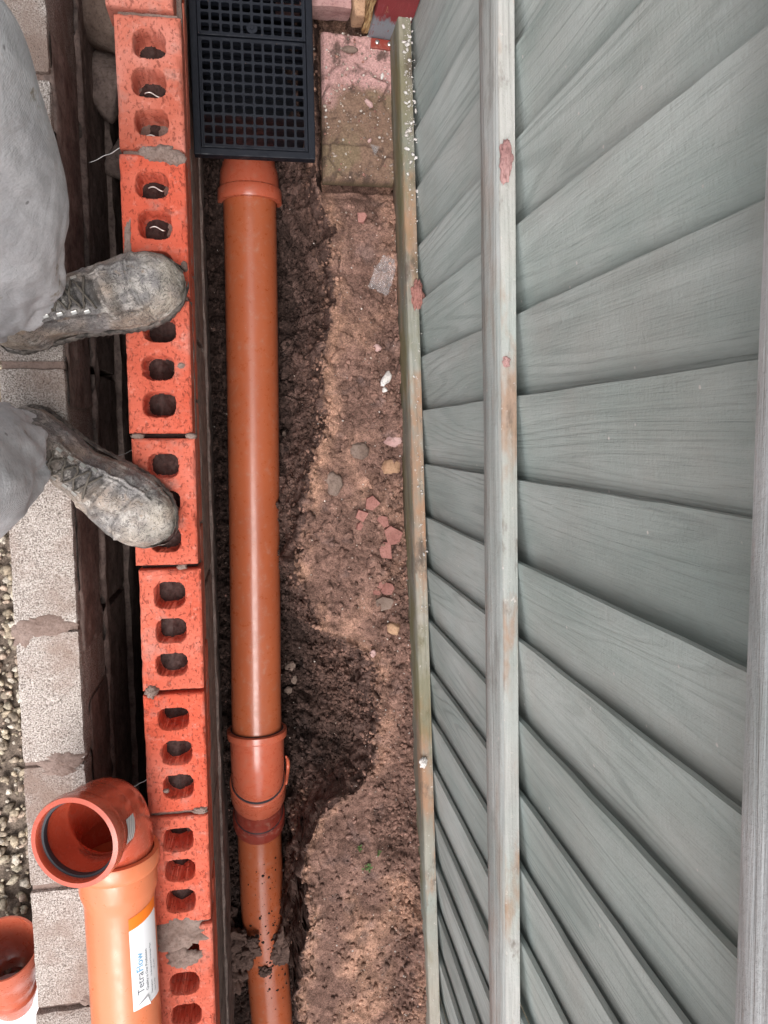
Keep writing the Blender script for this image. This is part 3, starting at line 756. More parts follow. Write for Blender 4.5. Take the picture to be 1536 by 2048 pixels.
# second slab beyond
put('paving_slab', rough_box('paving_slab', .14, .16, .05, M_mortar_pink, 71, .003, 40, .008), None, (.135, .872, -.235), label='plain pink slab edge at the top, behind the crazed paving slab', cat='paving slab')
put('broken_brick', rough_box('broken_brick', .048, .10, .05, M_buff, 72, .003, 40, .006, .006), None, (.228, .828, -.222), (R(4), 0, R(6)), label='broken buff brick end between the pink slab and painted post', cat='brick')
tp = NT('flaking_paint'); c = tp.coord(False)
nz = tp.n('SeparateXYZ', 2, _0=c)
edge = tp.math('ADD', tp.math('ADD', nz, .17), tp.math('MULTIPLY', tp.noise(tp.scale(c, (1, 1, .3)), 60, 5, .7), .10))
cc_ = tp.ramp(edge, [(.118, (.25, .27, .30)), (.135, (.27, .04, .045))])
cc_ = tp.mix(tp.ramp(tp.noise(tp.scale(c, (1, 1, .25)), 130, 4, .7), [(.60, 0.0), (.66, .75)]), cc_, (.28, .06, .07))
cc_ = tp.mix(tp.ramp(tp.noise(tp.scale(c, (1, 1, .15)), 90, 4, .7), [(.68, 0.0), (.72, .8)]), cc_, (.45, .30, .15))
M_paint = tp.fin(cc_, .6, tp.bump(tp.noise(tp.scale(c, (1, 1, .3)), 120, 4, .7), .7, .002), .4)
post = thing('timber_post', 'short timber post painted red over grey at the fence end', 'post', (.278, .775, -.255), (R(0), R(0), R(-4)))
put('shaft', rough_box('shaft', .072, .07, .34, M_paint, 73, .0018, 30, .008, .004), post, (0, .02, .17))
tw = NT('raw_timber'); c = tw.coord(False)
g = tw.noise(tw.scale(c, (1, 1, .12)), 260, 3, .7)
M_raw = tw.fin(tw.ramp(g, [(.35, (.08, .04, .025)), (.5, (.35, .20, .09)), (.65, (.60, .43, .22))]), .8, tw.bump(g, .8, .003), .2)
put('split_face', rough_box('split_face', .014, .06, .32, M_raw, 74, .004, 30, .008), post, (-.043, .022, .16))
for dx in (-.018, .006):
    put('screw_head', rings('screw_head', [((0, 0, 0), (0, 0, 1), .0042), ((0, 0, .0015), (0, 0, 1), .0040), ((0, 0, .0024), (0, 0, 1), .0025)], M_steel, 16, True, True), post, (dx, -.024, .012))
put('bracket', box('bracket', -.03, .03, -.034, -.016, .002, .010, M_fitd, .001), post)

# ------------------------------------------------------------------ drain gully with grate
gul = thing('drain_gully', 'black plastic drain gully with square-holed grate over an orange outlet', 'drain gully', (.020, .497, -.150), (0, 0, R(.2)))
GW, GL = .2145, .330
t = M_black
def frame_mesh():
    bm = bmesh.new(); w = GW/2; b = .0125
    box_bm(bm, -w, -w+b, 0, GL, -.020, 0, .002); box_bm(bm, w-b, w, 0, GL, -.020, 0, .002)
    box_bm(bm, -w+b-.002, w-b+.002, 0, b, -.020, -.0003, .002); box_bm(bm, -w+b-.002, w-b+.002, GL-b, GL, -.020, -.0003, .002)
    me = bpy.data.meshes.new('frame'); bm.to_mesh(me); bm.free(); me.materials.append(M_black); return me
put('frame', frame_mesh(), gul)
hop = bmesh.new(); w = GW/2-.012
for (x0, x1, y0, y1) in [(-w, -w+.004, .072, GL-.012), (w-.004, w, .072, GL-.012), (-w, w, .072, .076), (-w, w, GL-.016, GL-.012)]:
    box_bm(hop, x0, x1, y0, y1, -.20, -.012)
box_bm(hop, -w, w, .10, GL-.012, -.205, -.200)
hm = bpy.data.meshes.new('hopper'); hop.to_mesh(hm); hop.free(); hm.materials.append(M_black); put('hopper', hm, gul)
for k in range(9):   # louvred inner tray showing through the grate
    put('inner_louvre', box('inner_louvre', -.088, .088, 0, .010, -.003, 0, M_black, .0008), gul, (0, .185+.015*k, -.045), (R(-38), 0, 0))
def grate_mesh(cols, rows, pw, ph, rib=.0040, depth=.012, boss=None):
    V = []; F = []; m = 16
    for i in range(cols):
        for j in range(rows):
            cx = (i+.5)*pw-cols*pw/2; cy = (j+.5)*ph; hw = (pw-rib)/2; hh = (ph-rib)/2; r = .0028; b = len(V)
            inner = []
            for q, (sx, sy) in enumerate(((1, 1), (-1, 1), (-1, -1), (1, -1))):
                for a in range(4):
                    an = math.pi/2*q + math.pi/2*a/3
                    inner.append((cx+sx*(hw-r)+r*math.cos(an), cy+sy*(hh-r)+r*math.sin(an)))
            outer = []
            for q, (sx, sy) in enumerate(((1, 1), (-1, 1), (-1, -1), (1, -1))):
                x1, y1 = cx+sx*pw/2, cy+sy*ph/2
                outer += [(x1, cy+sy*(hh-r) if q % 2 == 0 else y1), (x1, y1), (x1, y1), (cx+sx*(hw-r) if q % 2 == 0 else x1, y1 if q % 2 == 0 else cy+sy*(hh-r))]
            V += [(x, y, 0) for x, y in outer] + [(x, y, 0) for x, y in inner] + [(x, y, -.0008) for x, y in inner] + [(x, y, -depth) for x, y in inner]
            for k in range(m):
                k2 = (k+1) % m
                F.append((b+k, b+k2, b+m+k2, b+m+k)); F.append((b+m+k, b+m+k2, b+2*m+k2, b+2*m+k)); F.append((b+2*m+k, b+2*m+k2, b+3*m+k2, b+3*m+k))
    bm = bmesh.new(); vs = [bm.verts.new(v) for v in V]
    for f in F:
        try: bm.faces.new([vs[i] for i in f])
        except ValueError: pass
    bmesh.ops.remove_doubles(bm, verts=bm.verts, dist=1e-6)
    w = cols*pw/2; h = rows*ph; e = .004
    box_bm(bm, -w-e, -w, -e, h+e, -depth, .0003, .0010); box_bm(bm, w, w+e, -e, h+e, -depth, .0003, .0010)
    box_bm(bm, -w, w, -e, 0, -depth, .0002, .0008); box_bm(bm, -w, w, h, h+e, -depth, .0002, .0008)
    if boss:
        r = bmesh.ops.create_cone(bm, cap_ends=True, segments=28, radius1=.0105, radius2=.0095, depth=depth)
        for v in r['verts']: v.co += Vector((boss[0], boss[1], -depth/2+.0008))
        r = bmesh.ops.create_cone(bm, cap_ends=True, segments=20, radius1=.0035, radius2=.003, depth=.001)
        for v in r['verts']: v.co += Vector((boss[0], boss[1], .0014))
    me = bpy.data.meshes.new('grate'); bm.to_mesh(me); bm.free(); me.materials.append(M_black); return me
put('grate', grate_mesh(10, 10, .0180, .0178), gul, (0, .0175, -.0015))
put('grate', grate_mesh(10, 6, .0180, .0178, boss=(0, .012)), gul, (0, .206, -.0008))
# outlet: bend under the hopper and socket
ax = -.011; oz = -.250       # local coords of the pipe centre
seq = [((ax, .17, oz-.02), (0, -1, 0), .050), ((ax, .10, oz-.005), (0, -1, 0), .054), ((ax, .062, oz), (0, -1, 0), .0555), ((ax, .050, oz), (0, -1, 0), .0605), ((ax, .018, oz), (0, -1, 0), .0618),
       ((ax, .016, oz), (0, -1, 0), .0655), ((ax, .014, oz), (0, -1, 0), .0668), ((ax, -.008, oz), (0, -1, 0), .0670), ((ax, -.0105, oz), (0, -1, 0), .0660), ((ax, -.011, oz), (0, -1, 0), .0570), ((ax, .03, oz), (0, -1, 0), .0560)]
put('outlet_socket', rings('outlet_socket', seq, M_fit, 64), gul)
put('outlet_throat', rings('outlet_throat', [((ax, .11, oz+.01), (0, 0, 1), .056), ((ax, .11, oz+.045), (0, 0, 1), .056), ((ax, .11, oz+.047), (0, 0, 1), .050), ((ax, .11, oz-.02), (0, 0, 1), .048)], M_fitd, 40, False, True), gul)
rm = NT('rubber'); M_rubber = rm.fin((.03, .033, .04), .55, None, .4)

# ------------------------------------------------------------------ drain pipe in the trench
dp = thing('drain_pipe', 'long orange underground drain pipe lying in the open trench', 'drain pipe', (0, 0, -.40))
def along(pts, rfn=None):
    out = []; n = len(pts)
    for i, (p, r) in enumerate(pts):
        a = Vector(pts[max(i-1, 0)][0]); b = Vector(pts[min(i+1, n-1)][0]); d = (b-a)
        out.append((p, d, r))
    return out
PX = lambda y: .0088 - .0155*max(0, min(1, (.5-y)/1.1))**1.3 if y < .5 else .009
seq = [((PX(y), y, 0), (0, -1, 0), .055) for y in np.linspace(.51, -.70, 40)]
put('pipe', rings('pipe', seq, M_pipe, 96), dp)
# bend that drops to the lower run: centre line
def CL(s):
    """s 0..1 from coupling mouth to the level lower run"""
    P = [(-.0068, -.655, 0), (-.0072, -.715, 0), (-.0075, -.765, -.012), (-.0078, -.82, -.055), (-.008, -.875, -.108), (-.0083, -.93, -.153), (-.0085, -.985, -.187), (-.0085, -1.04, -.202), (-.0085, -1.10, -.208)]
    t = s*(len(P)-1); i = min(int(t), len(P)-2); f = t-i
    g = lambda k: Vector(P[min(max(k, 0), len(P)-1)])
    p0, p1, p2, p3 = g(i-1), g(i), g(i+1), g(i+2)
    return .5*((2*p1)+(p2-p0)*f+(2*p0-5*p1+4*p2-p3)*f*f+(3*p1-p0-3*p2+p3)*f**3)
def CLd(s): return (CL(min(1, s+.01))-CL(max(0, s-.01))).normalized()
def sect(prof):
    return [(tuple(CL(s)), tuple(CLd(s)), r) for s, r in prof]
put('coupling', rings('coupling', [((-.0068, -.662, 0), (0, -1, 0), .0555)]+sect([(.0, .0575), (.001, .0645), (.006, .0665), (.035, .0670), (.044, .0660), (.050, .0600), (.10, .0597), (.15, .0596), (.156, .0592), (.22, .0590), (.27, .0588), (.30, .0582), (.325, .057), (.34, .052)]), M_fit, 72), dp)
put('seal_or_shade_ring', rings('seal_or_shade_ring', [((-.0068, -.6545, 0), (0, -1, 0), .0556), ((-.0068, -.653, 0), (0, -1, 0), .0575), ((-.0068, -.6555, 0), (0, -1, 0), .059)], M_rubber, 64), dp)
put('collar', rings('collar', sect([(.300, .0500), (.303, .0605), (.308, .0640), (.34, .0645), (.42, .0645), (.432, .0635), (.442, .0580), (.48, .0578)]), M_fit, 72), dp)
put('bend', rings('bend', sect([(.44, .0578), (.50, .0577), (.56, .0577), (.64, .058)]), M_fitd, 72), dp)
put('collar', rings('collar', sect([(.612, .0575), (.618, .0630), (.625, .0640), (.695, .0642), (.708, .063), (.716, .0552)]), M_fitd, 72), dp)
put('pipe', rings('pipe', sect([(s_/100, .055) for s_ in range(70, 98, 4)]) + [((-.0070+.012*max(0, (-1.20-y))/.25, y, -.206-.10*max(0, (-1.06-y))), (0.04, -1, -.10), .055) for y in np.linspace(-1.08, -1.75, 24)], M_pipe, 96), dp)
for s0_, r0_ in ((.300, .0592), (.612, .0583)):  # thin black rings painting the shadow line at each lower collar
    put('seal_or_shade_ring', rings('seal_or_shade_ring', sect([(s0_-.010, r0_-.003), (s0_-.008, r0_+.0006), (s0_+.001, r0_+.0010), (s0_+.004, r0_-.002)]), M_rubber, 64), dp)
# clip ring beside the coupling
pts = [(.0555+.006*math.sin(a*math.pi), -.715-.075*a, .006-.035*math.sin(a*math.pi)+.02*(1-a)) for a in np.linspace(0, 1, 14)]
put('moulded_lug', tube('moulded_lug', pts, [.002+.0028*math.sin(math.pi*a) for a in np.linspace(0, 1, 14)], M_fit, 8), dp)
put('moulded_mark', box('moulded_mark', -.0035, .0035, -.0045, .0045, 0, .0012, M_fit, .0004), dp, (-.008, -.768, .0440), (R(28), 0, 0))
# mud fallen on the lower run
for k, (x, y, z, s) in enumerate([(-.078, -1.285, -.590, .036), (.058, -1.285, -.570, .036), (.036, -1.345, -.585, .017), (-.046, -1.315, -.580, .028), (-.100, -1.33, -.61, .040), (-.004, -1.372, -.580, .015), (-.062, -1.335, -.60, .034), (.062, -1.29, -.57, .034), (-.030, -1.268, -.555, .016), (-.095, -1.40, -.63, .045), (.045, -1.325, -.58, .026), (-.105, -1.24, -.62, .03)]):
    lab = ['dark soil clod against the brick wall side of the lower pipe', 'large dark soil clod fallen on the fence side of the lower pipe'][k % 2] if k < 2 else (['', ''] + ['medium soil clod on the pipe, next to the large one on the fence side', 'soil clod on the left flank of the lower pipe', 'flattish clod against the wall foot beside the lower pipe', 'soil clod on top of the pipe in the lower row', 'clod below the left flank of the lower pipe', 'clod wedged between the lower pipe and the steep bank', 'smallest soil clod, upslope on top of the lower pipe', 'lowest clod in the trench by the wall foot', 'clod low on the fence side of the pipe', 'uppermost clod by the wall foot left of the pipe'])[k]
    put('soil_clod', lump('soil_clod', (s*1.05, s*.9, s*.6), M_clod, 300+k, .55, 2.1, V0=ICO5V, F0=ICO5F), None, (x, y, z), (0, 0, k*1.3), label=lab, cat='soil clod', group=None if k < 2 else 'soil clods on the lower pipe')
r_ = np.random.default_rng(9); n = 230
yy = r_.uniform(-1.5, -1.02, n); yy = np.where(r_.random(n) < .5, r_.normal(-1.28, .07, n), yy); a = r_.normal(.35, .5, n); s_ = .0006+.0035*r_.random(n)**3
px_ = -.0070+.012*np.maximum(0, -1.20-yy)/.25; pz_ = -.606-.10*np.maximum(0, -1.06-yy)
put('mud_specks', stones('mud_specks', np.stack([px_+.0552*np.sin(a), yy, pz_+.0552*np.cos(a)], -1), np.stack([s_, s_*1.2, s_*.5], -1), M_crumb, np.ones((n, 3))*np.array([.035, .026, .022]), 8, .3),
    kind='stuff', label='dark mud specks spattered on the lower drain pipe', cat='mud specks')

# ------------------------------------------------------------------ loose pipe with elbow lying on the walls
lp = thing('elbow_pipe', 'pale orange pipe with a red upturned elbow, laid over the two wall leaves', 'pipe', (-.2340, -.690, .056), (0, 0, R(.6)))
seq = [((0, y, 0), (0, 1, 0), .055) for y in np.linspace(-.95, -.060, 24)] + [((0, -.050, 0), (0, 1, 0), .0565), ((0, -.040, 0), (0, 1, 0), .0600), ((0, -.032, 0), (0, 1, 0), .0612), ((0, -.005, 0), (0, 1, 0), .0614), ((0, .0, 0), (0, 1, 0), .0655), ((0, .004, 0), (0, 1, 0), .0665), ((0, .020, 0), (0, 1, 0), .0665), ((0, .0235, 0), (0, 1, 0), .0655), ((0, .0245, 0), (0, 1, 0), .0585), ((0, -.01, 0), (0, 1, 0), .0575)]
put('pipe', rings('pipe', seq, M_pipe2, 96), lp)
elb = [((0, .012, 0), (0, 1, 0), .0565), ((0, .030, 0), (0, 1, 0), .0568), ((0, .034, 0), (0, 1, 0), .0580)]
up = Vector((-.29, .05, .95)).normalized()
A0 = Vector((0, .034, 0)); mid = Vector((-.002, .100, .012)); E0 = mid + up*.035
for k in range(1, 12):
    t = k/11; p = A0*(1-t)**2+mid*2*t*(1-t)+E0*t*t; d = (mid-A0)*(1-t)+(E0-mid)*t
    elb.append((tuple(p), tuple(d), .0580))
def q(h): return tuple(E0+up*h)
elb += [(q(.004), up, .0585), (q(.010), up, .0612), (q(.052), up, .0622), (q(.054), up, .0665), (q(.058), up, .0680), (q(.074), up, .0682), (q(.0785), up, .0672), (q(.0795), up, .0600), (q(.0765), up, .0588), (q(.070), up, .0588),
        (q(.010), up, .0575), (q(.004), up, .0535)]
for k in range(11, 0, -1):
    t = k/11; p = A0*(1-t)**2+mid*2*t*(1-t)+E0*t*t; d = (mid-A0)*(1-t)+(E0-mid)*t
    elb.append((tuple(p), tuple(d), .0530))
elbow = put('elbow', rings('elbow', elb, M_elb, 96, ref=Vector((1, 0, 0.3))), lp)
put('seal_or_shade_ring', rings('seal_or_shade_ring', [(q(.066), up, .0590), (q(.0655), up, .0555), (q(.061), up, .0548), (q(.055), up, .0560), (q(.053), up, .0588)], M_rubber, 96, ref=Vector((1, 0, 0.3))), elbow)
cl = NT('clear_tape'); M_tape = cl.fin((.9, .9, .9), .12, cl.bump(cl.noise(cl.coord(False), 90, 3), .6, .001), .5, 0, .1, Alpha=.22)
# paper label wrapped on the pipe
tl = NT('label_paper'); M_paper = tl.fin((.82, .82, .84), .45, None, .4)
to = NT('label_orange'); M_lor = to.fin((.90, .20, .015), .45, None, .4)
ti = NT('ink_grey'); M_ink = ti.fin((.10, .11, .13), .6, None, .3)
tb = NT('ink_blue'); M_blue = tb.fin((.08, .36, .62), .6, None, .3)
LY0, LY1 = -.222, -.066      # local y of the label's ends (bottom, top)
P0, P1 = R(22), R(80)
def onpipe(y, ph, h): r = .055+h; return (r*math.sin(ph), y, r*math.cos(ph))
def patch(name, y0, y1, p0, p1, h, mat, n=24, skew=0.0):
    V = []; F = []
    for i in range(n+1):
        for j in range(9):
            f = i/n; ph = p0+(p1-p0)*f; sk = skew*f
            y = y0+sk*(0 if name == 'label_sheet' else 1)+(y1+sk-y0-sk*(0 if name == 'label_sheet' else 1))*j/8
            V.append(onpipe(y, ph, h))
    for i in range(n):
        for j in range(8): a = i*9+j; F.append((a, a+1, a+10, a+9))
    me = bpy.data.meshes.new(name); me.from_pydata(V, [], F); me.materials.append(mat); me.polygons.foreach_set('use_smooth', np.ones(len(F), bool)); return me
sheet = put('label_sheet', patch('label_sheet', LY0, LY1-.020, P0, P1, .0007, M_paper, skew=.012), lp)
put('orange_band', patch('orange_band', LY1-.020, LY1, P0, P1, .0007, M_lor, skew=.012), sheet)
# folded corner
me = bpy.data.meshes.new('folded_corner')
me.from_pydata([onpipe(LY0+.001, P0+R(3), .0008), onpipe(LY0-.001, P0+R(30), .0030), onpipe(LY0+.016, P0+R(24), .0042), onpipe(LY0+.008, P0+R(8), .0030)], [], [(0, 1, 2, 3)]); me.materials.append(M_paper)
put('folded_corner', me, sheet)
def text_mesh(txt, size, mat, y0, ph0):
    cu = bpy.data.curves.new('lettering', 'FONT'); cu.body = txt; cu.size = size; cu.resolution_u = 3
    o = bpy.data.objects.new('lettering', cu); C.objects.link(o)
    dg = bpy.context.evaluated_depsgraph_get(); me = bpy.data.meshes.new_from_object(o.evaluated_get(dg)); w = max([v.co.x for v in me.vertices]+[0])
    bpy.data.objects.remove(o)
    for v in me.vertices:
        v.co = Vector(onpipe(y0+v.co.x, ph0-v.co.y/.0557, .0010))
    me.name = 'lettering'; me.materials.clear(); me.materials.append(mat)
    return put('lettering', me, sheet), w
_, w = text_mesh('Tetra', .0165, M_ink, -.198, R(42))
text_mesh('Flow', .0165, M_blue, -.198+w+.0008, R(42))
text_mesh('Quality is Our Profession', .0068, M_ink, -.198, R(51))
text_mesh('Description:', .0048, M_ink, -.210, R(60)); text_mesh('Underground Drainage Pipe', .0050, M_ink, -.180, R(60))
text_mesh('Item Code:', .0046, M_ink, -.210, R(68)); text_mesh('110 x 3m', .0046, M_ink, -.174, R(68))
# small printed ticket on the elbow's side
pt = []
for i in range(6):
    for j in range(3):
        a = R(-18+i*7); c_ = Vector(q(.015+.012*j)); u = (Vector((1, 0, .3))-up*Vector((1, 0, .3)).dot(up)).normalized(); w_ = up.cross(u)
        pt.append(tuple(c_+(u*math.cos(a)+w_*math.sin(a))*.0632))
me = bpy.data.meshes.new('ticket'); me.from_pydata(pt, [], [(i*3+j, i*3+j+1, i*3+j+4, i*3+j+3) for i in range(5) for j in range(2)])
tk = NT('barcode_print'); c = tk.coord(False); wv = tk.n('TexWave', 0, Vector=c, Scale=180.0)
me.materials.append(tk.fin(tk.ramp(wv, [(.4, (.35, .34, .34)), (.6, (.6, .58, .56))]), .5)); put('ticket', me, elbow)

# ------------------------------------------------------------------ gravel, small fitting and plastic sheet on the left
r_ = np.random.default_rng(21); n = 9500
x = -.392-.55*r_.random(n)**1.4; y = r_.uniform(-1.65, 1.05, n); s_ = .0034+.0080*r_.random(n)**2.6
lay = r_.random(n); z = -.180+.014*lay+s_*.3
pal = np.array([[.56, .46, .34], [.48, .39, .29], [.64, .55, .42], [.38, .31, .24], [.56, .43, .34], [.68, .60, .50]])
cols = pal[r_.integers(0, 6, n)]*r_.uniform(.60, .95, (n, 1))
S3 = s_[:, None]*np.stack([r_.uniform(.9, 1.4, n), r_.uniform(.7, 1.05, n), r_.uniform(.55, .85, n)], -1)
_bm = bmesh.new(); bmesh.ops.create_icosphere(_bm, subdivisions=2, radius=1)
I2V = np.array([v.co[:] for v in _bm.verts]); I2F = np.array([[v.index for v in f.verts] for f in _bm.faces]); _bm.free()
put('gravel', stones('gravel', np.stack([x, y, z], -1), S3, M_gravel, cols, 22, .34, True), kind='stuff', label='pale angular gravel bed to the left of the block wall', cat='gravel')
pf = thing('pipe_fitting', 'short orange pipe offcut lying open-end up on the gravel', 'pipe fitting', (-.452, -.885, -.055), (0, 0, 0))
ax_ = Vector((.10, .86, .50)).normalized()
def mm(h): return tuple(-ax_*h)
seq = [(mm(h), ax_, r0) for h, r0 in [(.20, .036), (.165, .038), (.162, .043), (.150, .044), (.147, .040), (.118, .0405), (.115, .0445), (.105, .0455), (.098, .0445), (.06, .051), (.02, .0555), (0, .0565), (.0003, .0535), (.02, .0525), (.06, .048), (.10, .042), (.15, .037)]]
put('body', rings('body', seq, M_fit, 72), pf)
# crumpled white plastic
X, Y = np.meshgrid(np.linspace(-.52, -.402, 60), np.linspace(-1.20, -1.000, 90), indexing='ij')
rag = np.minimum(np.minimum(X+.52, -.402-X), np.minimum(Y+1.20, -1.000-Y))
Zs = -.148 + .007*np.abs(fbm(X*22, Y*22, oct=3, seed=61)) + .003*np.abs(fbm(X*60, Y*60, oct=2, seed=62)) + .006*fbm(X*8, Y*8, oct=2, seed=66)
X2 = X+.008*fbm(Y*16, X*10, oct=3, seed=63); Y2 = Y+.010*fbm(X*16, Y*10, oct=3, seed=64)
ws = NT('white_sheet'); M_sheet = ws.fin(ws.ramp(ws.n('TexVoronoi', 0, Vector=ws.coord(False), Scale=70), [(.05, (.12, .10, .10)), (.09, (.80, .78, .80))]), .3, None, .5)
put('plastic_sheet', grid('plastic_sheet', X2, Y2, Zs, M_sheet), label='crumpled white plastic sheet under the orange pipe offcut', cat='plastic sheet')

# ------------------------------------------------------------------ stones and shards on the ledge
def shard(x, y, r, seed, h=.008, n=6, mat=M_shard, stretch=1.0, rot=0.0, name='clay_shard', label=None, cat='clay shard', group='clay shards on the soil ledge', tilt=.1):
    rr = np.random.default_rng(seed); a = np.sort(rr.uniform(0, 2*math.pi, n)+0)
    a = np.linspace(0, 2*math.pi, n, endpoint=False)+rr.uniform(-.35, .35, n)
    rad = r*rr.uniform(.78, 1.15, n)
    bm = bmesh.new()
    top = [bm.verts.new((rad[k]*math.cos(a[k])*stretch, rad[k]*math.sin(a[k]), h+rr.normal(0, .0004))) for k in range(n)]
    bot = [bm.verts.new((rad[k]*math.cos(a[k])*stretch*1.05, rad[k]*math.sin(a[k])*1.05, -.006)) for k in range(n)]
    bm.faces.new(top); bm.faces.new(bot[::-1])
    for k in range(n): bm.faces.new((top[k], bot[k], bot[(k+1) % n], top[(k+1) % n]))
    bmesh.ops.bevel(bm, geom=list(bm.edges), offset=.0009, segments=2, profile=.6, affect='EDGES')
    bmesh.ops.recalc_face_normals(bm, faces=bm.faces)
    me = bpy.data.meshes.new(name); bm.to_mesh(me); bm.free(); me.materials.append(mat)
    z = np.mean([soil_z(x+dx, y+dy) for dx in (-.006, 0, .006) for dy in (-.006, 0, .006)])
    return put(name, me, None, (x, y, z), (rr.normal(0, tilt), rr.normal(0, tilt), rot), label=label, cat=cat, group=group)
shard(.240, -.140, .0165, 1, n=5, label='squarish red clay shard, topmost of the shard cluster on the ledge')
shard(.219, -.165, .0155, 2, n=4, rot=.4, label='kite-shaped red clay shard on the pipe side of the cluster')
shard(.262, -.178, .0155, 3, n=5, rot=.8, stretch=.8, label='upright red clay shard in the middle of the cluster')
shard(.281, -.207, .0205, 4, n=5, rot=.3, label='largest red clay shard of the cluster, nearest the fence')
shard(.268, -.240, .0170, 5, n=5, rot=1.9, stretch=1.1, label='cracked red clay shard, lowest of the cluster on the ledge')
shard(.213, -.186, .0085, 6, n=5, h=.005, label='tiny red clay shard just below the kite-shaped one')
shard(.253, -.309, .0090, 7, n=5, h=.006, label='small clay shard left of the smooth brown one')
shard(.268, -.318, .0140, 8, n=7, h=.008, label='smooth rounded brown clay shard below the shard cluster')
shard(.262, -.350, .0185, 9, n=7, h=.006, mat=M_stone, label='flat brown shard partly buried below the rounded one')
shard(.247, -.325, .008, 10, n=5, h=.005, label='pinkish clay sliver beside the rounded brown shard')
shard(.225, .425, .0125, 11, n=5, h=.007, label='lone pink clay shard just below the paving slab')
def stone(x, y, sz, mat, seed, label, facets=True, rot=0., group=None, dz=.05):
    return put('stone', lump('stone', sz, mat, seed, .38, 1.3, facets=facets, V0=ICO3V, F0=ICO3F), None, (x, y, soil_z(x, y)+sz[2]*dz), (0, 0, rot), label=label, cat='stone', group=group)
stone(.285, -.012, (.020, .014, .010), M_pinkstone, 21, 'rough pale pink stone on the ledge close to the low rail')
stone(.272, .112, (.009, .017, .007), M_white, 22, 'bright white elongated stone on the ledge', rot=-.5, facets=False)
stone(.267, .090, (.006, .006, .004), M_white, 23, 'small white pebble just below the bright white stone', facets=False)
stone(.281, -.066, (.019, .018, .010), M_buff, 24, 'rounded buff stone above the red shard cluster', facets=False)
stone(.283, -.400, (.016, .015, .012), M_buff, 25, 'pointed cream and buff stone low on the ledge by the rail')
stone(.160, -.100, (.018, .022, .008), M_stone, 26, 'flat brown stone sunk in the ledge left of the clay shards', facets=False, dz=.1)
stone(.215, -.030, (.020, .018, .006), M_stone, 28, 'flat tan stone half buried in the middle of the ledge', facets=False, dz=.1)
stone(.075, -.545, (.011, .012, .007), M_stone, 31, 'grey pebble, upper one of the two beside the long pipe', rot=.4, facets=False)
stone(.083, -.578, (.007, .013, .006), M_white if False else M_stone, 32, 'pale elongated pebble below the upper grey pebble in the hollow', facets=False)
stone(.067, -.607, (.015, .011, .008), M_stone, 33, 'dull grey stone next to the coupling ring of the long pipe')
stone(.074, .001, (.010, .012, .006), M_stone, 34, 'grey pebble tucked against the middle of the long pipe', facets=False)
stone(.235, -.455, (.008, .009, .006), M_pinkstone, 35, 'small pale pebble at the rim above the hollow', facets=False)
stone(.255, .175, (.008, .007, .004), M_pinkstone, 36, 'tiny pinkish pebble on the ledge below the plastic scrap', facets=False)
# clear plastic scraps
pm = NT('clear_film'); M_film = pm.fin((.8, .8, .82), .08, None, .8, .8, .05, Alpha=.20)
def film(name, cx, cy, w, h, seed, rot, label):
    U, Vv = np.meshgrid(np.linspace(-1, 1, 34), np.linspace(-1, 1, 44), indexing='ij')
    X = U*w*(1-.35*sst(.1, 1, Vv))+.004*fbm(Vv*3, U*2, oct=2, seed=seed); Y = Vv*h+.006*fbm(U*3, Vv*2, oct=2, seed=seed+1)
    Z = .010*np.abs(fbm(U*2.2, Vv*2.2, oct=3, seed=seed+2))+.004*np.abs(fbm(U*6, Vv*6, oct=2, seed=seed+3))
    c_, s_ = math.cos(rot), math.sin(rot); XX = cx+X*c_-Y*s_; YY = cy+X*s_+Y*c_
    zb = np.array([soil_z(a, b) for a, b in zip(XX.ravel(), YY.ravel())]).reshape(X.shape)
    zb = zb*.4+zb.mean()*.6 if name != 'x' else zb
    return put(name, grid(name, XX, YY, zb+Z+.006, M_film), label=label, cat='plastic film')
film('plastic_scrap', .268, .318, .020, .036, 5, -.35, 'crumpled clear plastic scrap on the ledge by the low rail')
me = bpy.data.meshes.new('plastic_scrap'); me.from_pydata([(0, .010, .004), (.018, .004, .007), (.009, -.012, .003), (.010, 0, .010)], [], [(0, 1, 3), (1, 2, 3), (2, 0, 3)]); me.materials.append(M_film)
put('plastic_scrap', me, None, (.243, .555, -.250), label='small triangular clear plastic scrap on the paving slab', cat='plastic film')
# bits on the slab
for k, (x, y, s, m, lab) in enumerate([(.268, .692, .006, M_white, 'white chip on the upper part of the paving slab'), (.243, .640, .009, M_pinkstone, 'long pink chip at the middle of the paving slab'),
                                      (.205, .735, .013, M_stone, 'grey flint lying on the pink part of the paving slab'), (.242, .572, .005, M_pinkstone, 'round pink chip beside the triangular plastic scrap')]):
    put('stone_chip', lump('stone_chip', (s*.7, s*1.2, s*.5), m, 120+k, .25, 1.4, facets=True), None, (x, y, -.247), (0, 0, k*.8), label=lab, cat='stone chip', group='stone chips on the paving slab')
r_ = np.random.default_rng(31); n = 520
xx = r_.uniform(.155, .303, n); yy = .50+.27*r_.random(n); ss = .0006+.0026*r_.random(n)**3
put('slab_grit', stones('slab_grit', np.stack([xx, yy, np.full(n, -.2505)], -1), np.stack([ss, ss*1.2, ss*.6], -1), M_crumb, c_grit(None, r_, n), 33, .3), kind='stuff', label='fine pale grit sprinkled over the paving slab', cat='grit')
